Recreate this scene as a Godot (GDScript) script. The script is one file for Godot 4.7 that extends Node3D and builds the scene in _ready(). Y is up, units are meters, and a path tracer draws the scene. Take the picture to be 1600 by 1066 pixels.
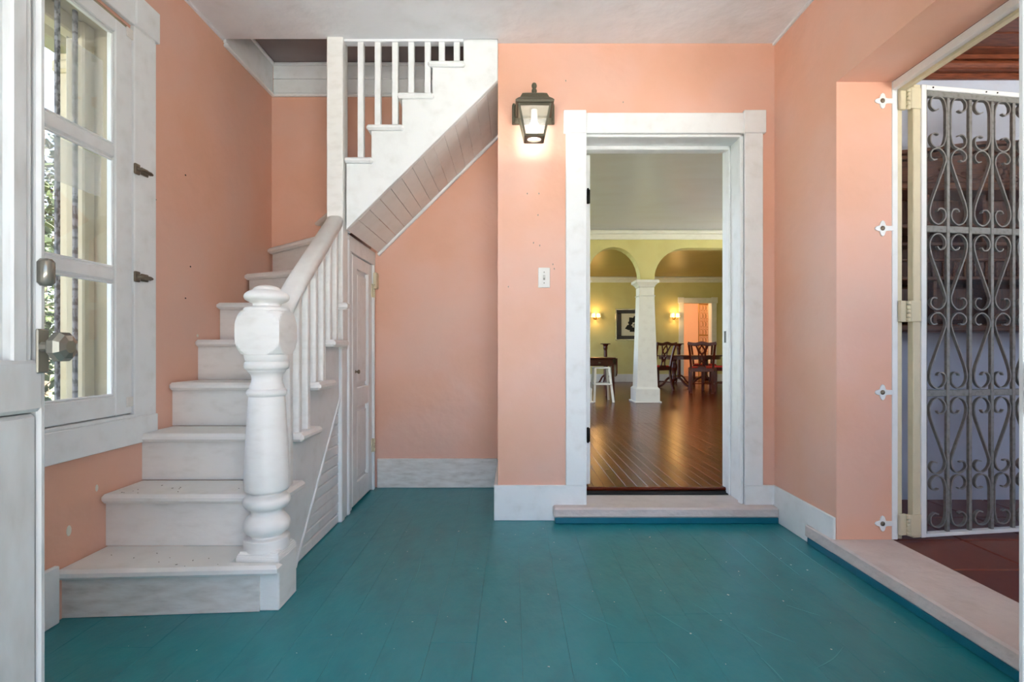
extends Node3D

var M := {}
var rng := RandomNumberGenerator.new()

# ---------------------------------------------------------------- mesh helpers
func mk(smooth := false) -> SurfaceTool:
	var st := SurfaceTool.new()
	st.begin(Mesh.PRIMITIVE_TRIANGLES)
	st.set_smooth_group(1 if smooth else -1)
	return st

func tri(st: SurfaceTool, a: Vector3, b: Vector3, c: Vector3, out: Vector3) -> void:
	if (c - a).cross(b - a).dot(out) < 0.0:
		var t := b
		b = c
		c = t
	st.add_vertex(a)
	st.add_vertex(b)
	st.add_vertex(c)

func quad(st: SurfaceTool, a: Vector3, b: Vector3, c: Vector3, d: Vector3, out: Vector3) -> void:
	tri(st, a, b, c, out)
	tri(st, a, c, d, out)

# chamfered box
func bx(st: SurfaceTool, c: Vector3, size: Vector3, bev := 0.0, bas := Basis()) -> void:
	var h := size * 0.5
	var b: float = minf(bev, minf(h.x, minf(h.y, h.z)) * 0.9)
	var v := {}
	for sx in [-1, 1]:
		for sy in [-1, 1]:
			for sz in [-1, 1]:
				for a in 3:
					var p := Vector3(sx * (h.x - (0.0 if a == 0 else b)), sy * (h.y - (0.0 if a == 1 else b)), sz * (h.z - (0.0 if a == 2 else b)))
					v[[sx, sy, sz, a]] = c + bas * p
	var cor := func(a: int, sa: int, i: int, j: int) -> Array:
		var k := [0, 0, 0]
		k[a] = sa
		k[(a + 1) % 3] = i
		k[(a + 2) % 3] = j
		return k
	for a in 3:
		for s in [-1, 1]:
			var q := []
			for ij in [[-1, -1], [1, -1], [1, 1], [-1, 1]]:
				var k: Array = cor.call(a, s, ij[0], ij[1])
				q.append(v[[k[0], k[1], k[2], a]])
			var n := Vector3()
			n[a] = s
			quad(st, q[0], q[1], q[2], q[3], bas * n)
	if b <= 0.0:
		return
	for a in 3:
		var e := (a + 1) % 3
		for s in [-1, 1]:
			for t in [-1, 1]:
				var k0: Array = cor.call(a, s, t, -1)
				var k1: Array = cor.call(a, s, t, 1)
				var n := Vector3()
				n[a] = s
				n[e] = t
				quad(st, v[[k0[0], k0[1], k0[2], a]], v[[k1[0], k1[1], k1[2], a]], v[[k1[0], k1[1], k1[2], e]], v[[k0[0], k0[1], k0[2], e]], bas * n)
	for sx in [-1, 1]:
		for sy in [-1, 1]:
			for sz in [-1, 1]:
				tri(st, v[[sx, sy, sz, 0]], v[[sx, sy, sz, 1]], v[[sx, sy, sz, 2]], bas * Vector3(sx, sy, sz))

# box by its corners
func bb(st: SurfaceTool, x0: float, x1: float, y0: float, y1: float, z0: float, z1: float, bev := 0.0) -> void:
	bx(st, Vector3(x0 + x1, y0 + y1, z0 + z1) * 0.5, Vector3(absf(x1 - x0), absf(y1 - y0), absf(z1 - z0)), bev)

func inset(p: PackedVector2Array, b: float) -> PackedVector2Array:
	var r := PackedVector2Array()
	var n := p.size()
	for i in n:
		var e0 := (p[i] - p[(i + n - 1) % n]).normalized()
		var e1 := (p[(i + 1) % n] - p[i]).normalized()
		var n0 := Vector2(-e0.y, e0.x)
		var n1 := Vector2(-e1.y, e1.x)
		var m := n0 + n1
		var d: float = maxf(m.dot(n1), 0.35)
		r.append(p[i] + m * (b / d))
	return r

# extruded polygon: o + u*x + v*y, extruded by w, edges chamfered by bev
func prism(st: SurfaceTool, poly: PackedVector2Array, o: Vector3, u: Vector3, v: Vector3, w: Vector3, bev := 0.0) -> void:
	var p := poly.duplicate()
	if Geometry2D.is_polygon_clockwise(p):
		p.reverse()
	# in Geometry2D's sense clockwise means negative maths orientation of y-down; make it positive area
	var area := 0.0
	for i in p.size():
		var a := p[i]
		var b := p[(i + 1) % p.size()]
		area += a.x * b.y - b.x * a.y
	if area < 0:
		p.reverse()
	var q := inset(p, bev) if bev > 0.0 else p
	var wn := w.normalized()
	var idx := Geometry2D.triangulate_polygon(q)
	var at := func(s: Vector2, d: float) -> Vector3: return o + u * s.x + v * s.y + wn * d
	var L := w.length()
	for i in range(0, idx.size(), 3):
		tri(st, at.call(q[idx[i]], 0.0), at.call(q[idx[i + 1]], 0.0), at.call(q[idx[i + 2]], 0.0), -wn)
		tri(st, at.call(q[idx[i]], L), at.call(q[idx[i + 1]], L), at.call(q[idx[i + 2]], L), wn)
	var n := p.size()
	for i in n:
		var j := (i + 1) % n
		var e := p[j] - p[i]
		var out := u * e.y - v * e.x
		quad(st, at.call(p[i], bev), at.call(p[j], bev), at.call(p[j], L - bev), at.call(p[i], L - bev), out)
		if bev > 0.0:
			quad(st, at.call(q[i], 0.0), at.call(q[j], 0.0), at.call(p[j], bev), at.call(p[i], bev), out.normalized() - wn)
			quad(st, at.call(q[i], L), at.call(q[j], L), at.call(p[j], L - bev), at.call(p[i], L - bev), out.normalized() + wn)

# lathe a profile of (radius, height) about an axis; bas.y is the axis
func lathe(st: SurfaceTool, prof: Array, o: Vector3, segs := 24, bas := Basis(), turn := 0.0) -> void:
	var at := func(p: Vector2, k: int) -> Vector3:
		var a := TAU * k / segs + turn
		return o + bas * Vector3(p.x * cos(a), p.y, p.x * sin(a))
	for i in prof.size() - 1:
		var p: Vector2 = prof[i]
		var q: Vector2 = prof[i + 1]
		var nrm := Vector2(q.y - p.y, p.x - q.x)   # outward for profiles that run upwards
		for k in segs:
			var a := TAU * (k + 0.5) / segs + turn
			var out := bas * Vector3(nrm.x * cos(a), nrm.y, nrm.x * sin(a))
			if p.x > 1e-5:
				tri(st, at.call(p, k), at.call(p, k + 1), at.call(q, k) if q.x <= 1e-5 else at.call(q, k + 1), out)
			if q.x > 1e-5:
				if p.x > 1e-5:
					tri(st, at.call(p, k), at.call(q, k + 1), at.call(q, k), out)
				else:
					tri(st, at.call(p, k), at.call(q, k + 1), at.call(q, k), out)

func V2(a: Array) -> Array:
	var r := []
	for i in range(0, a.size(), 2):
		r.append(Vector2(a[i], a[i + 1]))
	return r

func PV(a: Array) -> PackedVector2Array:
	var r := PackedVector2Array()
	for i in range(0, a.size(), 2):
		r.append(Vector2(a[i], a[i + 1]))
	return r

func catmull(p: Array, per := 5) -> Array:
	var r := []
	var n := p.size()
	for i in n - 1:
		var a = p[maxi(i - 1, 0)]
		var b = p[i]
		var c = p[i + 1]
		var d = p[mini(i + 2, n - 1)]
		for k in per:
			var t := float(k) / per
			r.append(0.5 * (2.0 * b + (c - a) * t + (2.0 * a - 5.0 * b + 4.0 * c - d) * t * t + (3.0 * b - a - 3.0 * c + d) * t * t * t))
	r.append(p[n - 1])
	return r

# sweep a closed cross-section (x along side, y along nrm) along points; nrm is a fixed direction
func sweep(st: SurfaceTool, pts: Array, cross: PackedVector2Array, nrm: Vector3, taper := false) -> void:
	var rings := []
	var n := pts.size()
	for i in n:
		var t: Vector3 = (pts[mini(i + 1, n - 1)] - pts[maxi(i - 1, 0)]).normalized()
		var side := t.cross(nrm).normalized()
		var up := side.cross(t).normalized()
		var k := 1.0
		if taper:
			k = clampf(minf(i, n - 1 - i) / 4.0, 0.25, 1.0)
		var ring := []
		for c in cross:
			ring.append(pts[i] + side * c.x * k + up * c.y)
		rings.append(ring)
	var m := cross.size()
	for i in n - 1:
		for j in m:
			var j2 := (j + 1) % m
			var mid: Vector3 = (rings[i][j] + rings[i][j2] + rings[i + 1][j] + rings[i + 1][j2]) * 0.25
			quad(st, rings[i][j], rings[i][j2], rings[i + 1][j2], rings[i + 1][j], mid - (pts[i] + pts[i + 1]) * 0.5)
	for e in [0, n - 1]:
		var dirv: Vector3 = (pts[0] - pts[1]) if e == 0 else (pts[n - 1] - pts[n - 2])
		for j in range(1, m - 1):
			tri(st, rings[e][0], rings[e][j], rings[e][j + 1], dirv)

func circ(r: float, n := 8, sy := 1.0) -> PackedVector2Array:
	var a := PackedVector2Array()
	for i in n:
		a.append(Vector2(cos(TAU * i / n) * r, sin(TAU * i / n) * r * sy))
	return a

func tube(st: SurfaceTool, a: Vector3, b: Vector3, r: float, n := 8) -> void:
	var d := (b - a).normalized()
	var nr := Vector3.UP if absf(d.y) < 0.9 else Vector3.RIGHT
	sweep(st, [a, b], circ(r, n), nr)

func ball(st: SurfaceTool, c: Vector3, r: Vector3, seg := 12) -> void:
	var prof := []
	for i in seg / 2 + 1:
		var a := PI * i / (seg / 2) - PI / 2
		prof.append(Vector2(maxf(cos(a), 0.0), sin(a)))
	prof[0].x = 0.0
	prof[prof.size() - 1].x = 0.0
	lathe(st, prof, c, seg, Basis.from_scale(r))

func fin(st: SurfaceTool) -> ArrayMesh:
	st.generate_normals()
	return st.commit()

func obj(called: String, st, m: Material, parent: Node = self) -> MeshInstance3D:
	var o := MeshInstance3D.new()
	o.name = called
	o.mesh = fin(st) if st is SurfaceTool else st
	o.material_override = m
	parent.add_child(o, true)
	return o

func tag(o: Node3D, label: String, category: String, group := "", kind := "") -> Node3D:
	o.set_meta("label", label)
	o.set_meta("category", category)
	if group: o.set_meta("group", group)
	if kind: o.set_meta("kind", kind)
	return o

func thing(called: String, label: String, category: String, at := Vector3.ZERO, turn := 0.0, group := "", kind := "") -> Node3D:
	var o := Node3D.new()
	o.name = called
	add_child(o, true)
	o.position = at
	o.rotation.y = turn
	return tag(o, label, category, group, kind)

func copy(src: Node3D, at: Vector3, turn: float, label: String, called: String) -> Node3D:
	var c: Node3D = src.duplicate()
	c.name = called
	add_child(c, true)
	c.position = at
	c.rotation.y = turn
	c.set_meta("label", label)
	return c

# single boxes as parts
func pb(called: String, x0: float, x1: float, y0: float, y1: float, z0: float, z1: float, m: Material, parent: Node = self, bev := 0.003) -> MeshInstance3D:
	var st := mk()
	bb(st, x0, x1, y0, y1, z0, z1, bev)
	return obj(called, st, m, parent)

# ---------------------------------------------------------------- materials
func ntex(freq: float, ramp: Array, size := 512, seed_ := 1, oct := 4, type := FastNoiseLite.TYPE_SIMPLEX_SMOOTH, nmap := false, bump := 4.0) -> NoiseTexture2D:
	var n := FastNoiseLite.new()
	n.noise_type = type
	n.seed = seed_
	n.frequency = freq
	n.fractal_octaves = oct
	var t := NoiseTexture2D.new()
	t.noise = n
	t.width = size
	t.height = size
	t.seamless = true
	t.seamless_blend_skirt = 0.2
	if nmap:
		t.as_normal_map = true
		t.bump_strength = bump
	if ramp.size():
		var g := Gradient.new()
		var offs := PackedFloat32Array()
		var cols := PackedColorArray()
		for i in range(0, ramp.size(), 2):
			offs.append(ramp[i])
			cols.append(ramp[i + 1])
		g.offsets = offs
		g.colors = cols
		t.color_ramp = g
	return t

func mat(called: String, c: Color, rough := 0.6, tex: Texture2D = null, sc := Vector3.ONE, bump: Texture2D = null, bsc := 0.0, metal := 0.0) -> StandardMaterial3D:
	var m := StandardMaterial3D.new()
	m.resource_name = called
	m.albedo_color = c
	m.roughness = rough
	m.metallic = metal
	if tex or bump:
		m.uv1_triplanar = true
		m.uv1_world_triplanar = true
		m.uv1_scale = sc
	if tex:
		m.albedo_texture = tex
	if bump:
		m.heightmap_enabled = true
		m.heightmap_texture = bump
		m.heightmap_scale = bsc
	M[called] = m
	return m

func glow(called: String, c: Color, e: float) -> StandardMaterial3D:
	var m := mat(called, c, 0.5)
	m.emission_enabled = true
	m.emission = c
	m.emission_energy_multiplier = e
	return m

func materials() -> void:
	var g := func(v: float, w := 0.0) -> Color: return Color(v + w, v, v - w)
	var mott := ntex(0.006, [0.0, Color(0.965, 0.945, 0.94), 0.35, Color(0.985, 0.975, 0.97), 0.6, Color(1, 1, 1), 1.0, Color(1.0, 0.985, 0.975)], 512, 3, 5)
	var relief := ntex(0.02, [], 512, 9, 5)
	var dirty := ntex(0.012, [0.0, Color(0.955, 0.952, 0.94), 0.25, Color(0.982, 0.98, 0.975), 0.5, Color(0.996, 0.996, 0.993), 1.0, Color(1, 1, 1)], 512, 5, 5)
	var worn := ntex(0.018, [0.0, Color(0.86, 0.845, 0.815), 0.3, Color(0.93, 0.92, 0.905), 0.55, Color(0.965, 0.96, 0.95), 0.75, Color(0.985, 0.985, 0.98), 1.0, Color(1, 1, 1)], 512, 15, 6)
	var peel := ntex(0.03, [0.0, Color(0.12, 0.12, 0.13), 0.45, Color(0.3, 0.3, 0.32), 0.5, Color(0.75, 0.75, 0.75), 1.0, Color(0.85, 0.85, 0.85)], 256, 21, 5)
	var grain := ntex(0.02, [0.0, Color(0.55, 0.5, 0.48), 0.4, Color(0.85, 0.82, 0.8), 0.7, Color(1, 1, 1), 1.0, Color(0.9, 0.88, 0.86)], 512, 31, 5)
	var flo := ntex(0.01, [0.0, Color(0.92, 0.93, 0.93), 0.4, Color(0.97, 0.98, 0.98), 0.7, Color(1, 1, 1), 1.0, Color(1, 1, 1)], 512, 41, 6)
	var iron := ntex(0.05, [0.0, Color(0.75, 0.72, 0.7), 0.4, Color(0.93, 0.93, 0.93), 1.0, Color(1, 1, 1)], 256, 51, 4)
	var pinkmott := ntex(0.005, [0.0, Color(0.99, 0.94, 0.89), 0.35, Color(1.0, 0.965, 0.93), 0.6, Color(1, 0.985, 0.975), 1.0, Color(0.99, 1.0, 1.0)], 512, 63, 5)
	mat("pink", Color(0.915, 0.735, 0.655), 0.45, pinkmott, Vector3.ONE * 0.5, relief, 0.35)
	mat("white", Color(0.945, 0.955, 0.955), 0.42, dirty, Vector3.ONE * 1.3, relief, 0.1)
	mat("door_paint", Color(0.76, 0.775, 0.775), 0.5, worn, Vector3(1.5, 0.5, 1.5), relief, 0.12)
	mat("white_stair", Color(0.955, 0.95, 0.935), 0.45, dirty, Vector3(1.2, 3, 1.2), relief, 0.08)
	mat("white_worn", Color(0.925, 0.915, 0.895), 0.6, worn, Vector3(0.8, 3, 0.8), relief, 0.12)
	mat("sill", Color(0.85, 0.80, 0.78), 0.65, dirty, Vector3(1.2, 2.0, 1.2), relief, 0.5)
	mat("ceiling", Color(0.94, 0.95, 0.965), 0.6, dirty, Vector3.ONE * 0.6, relief, 0.4)
	mat("teal", Color(0.13, 0.53, 0.565), 0.3, flo, Vector3(1.5, 1.5, 0.8), relief, 0.12)
	mat("teal_dark", Color(0.06, 0.42, 0.50), 0.35, flo, Vector3.ONE * 2)
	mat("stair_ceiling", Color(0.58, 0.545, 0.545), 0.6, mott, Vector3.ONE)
	mat("scuff", Color(0.36, 0.66, 0.69), 0.6)
	mat("chip", Color(0.93, 0.90, 0.84), 0.7)
	mat("gap", Color(0.06, 0.06, 0.06), 0.9)
	mat("cream", Color(0.86, 0.82, 0.70), 0.5, dirty, Vector3.ONE * 2)
	mat("cream_out", Color(0.68, 0.64, 0.53), 0.6, dirty, Vector3.ONE)
	mat("olive_soffit", Color(0.50, 0.50, 0.38), 0.7)
	mat("wood_red", Color(0.42, 0.145, 0.06), 0.24, grain, Vector3(14, 14, 0.9))
	mat("wood_red_b", Color(0.36, 0.12, 0.05), 0.26, grain, Vector3(11, 11, 0.8))
	mat("wood_red_c", Color(0.47, 0.175, 0.075), 0.24, grain, Vector3(12, 12, 1.1))
	mat("board_brown", Color(0.50, 0.27, 0.17), 0.4, grain, Vector3(0.9, 10, 10))
	mat("hutch", Color(0.44, 0.265, 0.155), 0.45, grain, Vector3(1.2, 8, 8))
	mat("hutch_panel", Color(0.37, 0.215, 0.13), 0.5, grain, Vector3(8, 1.0, 8))
	mat("mahogany", Color(0.36, 0.115, 0.065), 0.28, grain, Vector3(4, 4, 4))
	mat("red_seat", Color(0.80, 0.20, 0.17), 0.7)
	mat("yellow", Color(0.82, 0.79, 0.54), 0.5, mott, Vector3.ONE * 0.5)
	mat("olive_ceiling", Color(0.66, 0.58, 0.27), 0.4, mott, Vector3.ONE * 0.4)
	mat("grey_ceiling", Color(0.74, 0.745, 0.77), 0.28, mott, Vector3(0.25, 1, 0.6))
	mat("trim_white", Color(0.90, 0.90, 0.87), 0.45, dirty, Vector3.ONE)
	mat("kitchen_white", Color(0.76, 0.795, 0.86), 0.55, mott, Vector3.ONE * 0.6, relief, 0.3)
	mat("tile_a", Color(0.47, 0.25, 0.19), 0.42, mott, Vector3.ONE * 3)
	mat("tile_b", Color(0.42, 0.215, 0.17), 0.42, mott, Vector3.ONE * 3)
	mat("tile_c", Color(0.52, 0.285, 0.215), 0.42, mott, Vector3.ONE * 3)
	mat("grout", Color(0.30, 0.21, 0.18), 0.85)
	mat("iron", Color(0.56, 0.56, 0.545), 0.5, iron, Vector3.ONE * 3, null, 0.0, 0.1)
	mat("iron_bar", Color(0.62, 0.62, 0.64), 0.55, peel, Vector3.ONE * 5)
	mat("lantern", Color(0.40, 0.38, 0.31), 0.55, iron, Vector3.ONE * 8, null, 0.0, 0.2)
	mat("brass", Color(0.55, 0.50, 0.43), 0.4, iron, Vector3.ONE * 8, null, 0.0, 0.8)
	mat("dark_metal", Color(0.10, 0.09, 0.08), 0.4, null, Vector3.ONE, null, 0.0, 0.7)
	mat("plate", Color(0.92, 0.91, 0.88), 0.35)
	mat("plate_hole", Color(0.62, 0.60, 0.55), 0.5)
	mat("knob", Color(0.50, 0.49, 0.45), 0.18, null, Vector3.ONE, null, 0.0, 0.6)
	mat("peach", Color(0.92, 0.78, 0.66), 0.6)
	mat("gold", Color(0.62, 0.48, 0.25), 0.35, null, Vector3.ONE, null, 0.0, 0.8)
	mat("silver", Color(0.75, 0.74, 0.70), 0.2, null, Vector3.ONE, null, 0.0, 0.9)
	mat("frame_brown", Color(0.13, 0.085, 0.05), 0.35)
	mat("mat_board", Color(0.86, 0.83, 0.74), 0.8)
	mat("ink", Color(0.10, 0.10, 0.09), 0.8)
	mat("ink_grey", Color(0.36, 0.36, 0.33), 0.8)
	mat("bark", Color(0.36, 0.31, 0.25), 0.9, grain, Vector3(6, 1, 6))
	mat("grass", Color(0.30, 0.34, 0.19), 0.9, mott, Vector3.ONE)
	mat("paving", Color(0.86, 0.86, 0.85), 0.8, worn, Vector3.ONE * 0.5)
	for k in [["leaf", Color(0.22, 0.27, 0.13)], ["leaf_yellow", Color(0.52, 0.48, 0.12)], ["leaf_dark", Color(0.15, 0.19, 0.11)]]:
		var lm := mat(k[0], k[1], 0.6)
		lm.backlight_enabled = true
		lm.backlight = k[1] * 0.5
	for k in ["wood_red", "wood_red_b", "wood_red_c"]:
		M[k].metallic_specular = 0.4
	var gl := StandardMaterial3D.new()
	gl.resource_name = "glass"
	gl.albedo_color = Color(0.95, 0.97, 0.96, 0.06)
	gl.transparency = BaseMaterial3D.TRANSPARENCY_ALPHA
	gl.roughness = 0.03
	M.glass = gl
	var fl := StandardMaterial3D.new()
	fl.resource_name = "film"
	fl.albedo_color = Color(0.86, 0.86, 0.84, 0.3)
	fl.transparency = BaseMaterial3D.TRANSPARENCY_ALPHA
	fl.roughness = 0.6
	M.film = fl
	var sc := StandardMaterial3D.new()
	sc.resource_name = "screen"
	sc.albedo_color = Color(0.45, 0.45, 0.48, 0.10)
	sc.transparency = BaseMaterial3D.TRANSPARENCY_ALPHA
	sc.roughness = 0.9
	M.screen = sc
	glow("bulb", Color(1.0, 0.98, 0.95), 1.2)
	glow("shade_glow", Color(1.0, 0.86, 0.62), 0.22)

# ---------------------------------------------------------------- the scene
const H := 2.658      # ceiling of the hall
const XL := -1.591    # left wall
const XR := 1.465     # right wall
const XC := -0.0786   # corner of the doorway wall and the stair alcove
const XS := -0.944    # side of the stairs
const FL := 0.115     # floor of the rooms beyond

func _ready() -> void:
	rng.seed = 7
	# camera
	var cam := Camera3D.new()
	cam.name = "camera"
	cam.projection = Camera3D.PROJECTION_FRUSTUM
	cam.near = 0.05
	cam.far = 200.0
	cam.size = 0.05 * 1066.0 / 840.0
	cam.frustum_offset = Vector2(0, 0.05 * 12.0 / 840.0)
	cam.position = Vector3(0, 0.954, 0)
	add_child(cam)
	cam.current = true
	# sky and exposure
	var we := WorldEnvironment.new()
	we.name = "environment"
	var env := Environment.new()
	env.background_mode = Environment.BG_SKY
	var sky := Sky.new()
	var sm := ProceduralSkyMaterial.new()
	sm.sky_top_color = Color(0.62, 0.72, 0.86)
	sm.sky_horizon_color = Color(0.86, 0.89, 0.93)
	sm.sky_curve = 0.12
	sm.ground_bottom_color = Color(0.45, 0.44, 0.40)
	sm.ground_horizon_color = Color(0.62, 0.61, 0.57)
	sky.sky_material = sm
	env.sky = sky
	env.background_energy_multiplier = 0.8
	env.tonemap_mode = Environment.TONE_MAPPER_LINEAR
	env.tonemap_exposure = 7.6
	env.sdfgi_enabled = true
	env.ssao_enabled = true
	env.ssil_enabled = true
	we.environment = env
	add_child(we)
	# sun: high over the right side of the house, so that none of it falls through the door or the window
	var sun := DirectionalLight3D.new()
	sun.name = "sun"
	sun.light_color = Color(1.0, 0.98, 0.95)
	sun.light_energy = 3.6
	sun.light_angular_distance = 2.0
	sun.shadow_enabled = true
	sun.sky_mode = DirectionalLight3D.SKY_MODE_LIGHT_ONLY
	add_child(sun)
	sun.look_at_from_position(Vector3(6, 8, -2.0), Vector3.ZERO, Vector3.UP)
	materials()
	outside()
	hall()
	kitchen_shell()
	living_shell()
	stairs()
	closet_door()
	inner_doorway()
	window()
	front_doors()
	gate_opening()
	hutch()
	lantern()
	switch_plate()
	living_things()
	floor_flakes()

# the setting outside
func outside() -> void:
	var st := mk()
	bb(st, -40, 40, -0.6, -0.35, -45, 30)
	tag(obj("ground", st, M.grass), "green lawn around the house seen through the window", "lawn", "", "structure")
	st = mk()
	bb(st, -2.4, 2.4, -0.35, -0.02, 0.3, 2.2, 0.01)
	bb(st, -1.6, 1.6, -0.35, -0.18, 2.2, 2.6, 0.01)
	bb(st, -9.0, 12.0, -0.35, -0.32, 0.25, 16.0)
	bb(st, 6.0, 13.0, -0.35, -0.32, 0.25, -15.0)
	tag(obj("path", st, M.paving), "pale stone forecourt and stoop before the front door", "path", "", "structure")
	# verandas
	st = mk()
	bb(st, -1.81, -3.7, 3.42, 3.50, 0.25, -8.0)
	bb(st, -3.42, -3.58, 3.26, 3.43, 0.25, -8.0, 0.01)
	bb(st, -3.7, 6.0, 3.0, 3.12, 0.0, 1.7)
	bb(st, 5.9, 8.0, 2.9, 3.0, -2.8, -9.5)
	tag(obj("roof", st, M.olive_soffit), "olive veranda roof with its cream beam outside the window", "veranda roof", "", "structure")
	# veranda post beyond the window
	var post := thing("porch_post", "cream painted porch post standing outside behind the barred window", "post", Vector3(-3.5, -0.35, -4.23))
	st = mk()
	bx(st, Vector3(0, 1.8, 0), Vector3(0.085, 3.62, 0.085), 0.010)
	obj("shaft", st, M.cream_out, post)
	st = mk()
	bx(st, Vector3(0, 0.12, 0), Vector3(0.17, 0.24, 0.17), 0.02)
	obj("base", st, M.cream_out, post)
	st = mk()
	bx(st, Vector3(0, 3.5, 0), Vector3(0.15, 0.1, 0.15), 0.02)
	obj("capital", st, M.cream_out, post)
	# trees and bushes
	var leaf := mk()
	prism(leaf, PV([0, 0, 0.35, 0.3, 0.4, 0.65, 0, 1.0, -0.4, 0.65, -0.35, 0.3]), Vector3(0, 0, -0.02), Vector3(0.62, 0, 0), Vector3(0, 1, 0.1), Vector3(0, 0, 0.04))
	var lm := fin(leaf)
	plant("leafy_tree", "tall leafy tree in the garden behind the porch post", "tree", Vector3(-9.5, -0.35, -9.6), 5.2, 2.3, 2600, 0.17, M.leaf, lm, 1.4)
	plant("leafy_tree", "dark airy tree farthest off through the window", "tree", Vector3(-13.0, -0.35, -14.8), 8.0, 3.0, 2600, 0.2, M.leaf_dark, lm, 2.4)
	plant("yellow_bush", "low yellow-green bush outside the window near the sill", "bush", Vector3(-4.4, -0.35, -4.15), 1.5, 0.75, 1500, 0.09, M.leaf_yellow, lm, 0.25)
	plant("green_bush", "green bush outside between the window and the tree", "bush", Vector3(-6.1, -0.35, -6.6), 2.4, 1.1, 2000, 0.11, M.leaf, lm, 0.3)

func plant(called: String, label: String, cat: String, at: Vector3, h: float, r: float, n: int, ls: float, lmat: Material, lm: Mesh, low: float) -> void:
	var t := thing(called, label, cat, at)
	var st := mk(true)
	lathe(st, [Vector2(0.045 * h * 0.6 + 0.02, 0), Vector2(0.03 * h * 0.6 + 0.012, h * 0.4), Vector2(0.012, h * 0.9)], Vector3.ZERO, 10)
	for k in 7:
		var a := TAU * k / 7.0 + h
		var y0 := lerpf(low, h * 0.75, k / 7.0)
		tube(st, Vector3(0, y0, 0), Vector3(cos(a) * r * 0.7, y0 + r * 0.5, sin(a) * r * 0.7), 0.012 + 0.005 * h, 6)
	obj("trunk", st, M.bark, t)
	var mm := MultiMesh.new()
	mm.transform_format = MultiMesh.TRANSFORM_3D
	mm.mesh = lm
	mm.instance_count = n
	for i in n:
		var a := rng.randf() * TAU
		var q := pow(rng.randf(), 0.45)
		var el := rng.randf_range(-1.0, 1.0)
		var c := sqrt(1.0 - el * el)
		var mid := (low + h) * 0.5
		var lump := 0.75 + 0.35 * sin(a * 3.0 + el * 4.0)
		var p := Vector3(cos(a) * c * r * q * lump, mid + el * (h - low) * 0.5 * q, sin(a) * c * r * q * lump)
		var b := Basis.from_euler(Vector3(rng.randf() * TAU, rng.randf() * TAU, rng.randf() * TAU)).scaled(Vector3.ONE * ls * rng.randf_range(0.6, 1.3))
		mm.set_instance_transform(i, Transform3D(b, p))
	var mi := MultiMeshInstance3D.new()
	mi.name = "foliage"
	mi.multimesh = mm
	mi.material_override = lmat
	mi.set_meta("kind", "stuff")
	t.add_child(mi, true)

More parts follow.
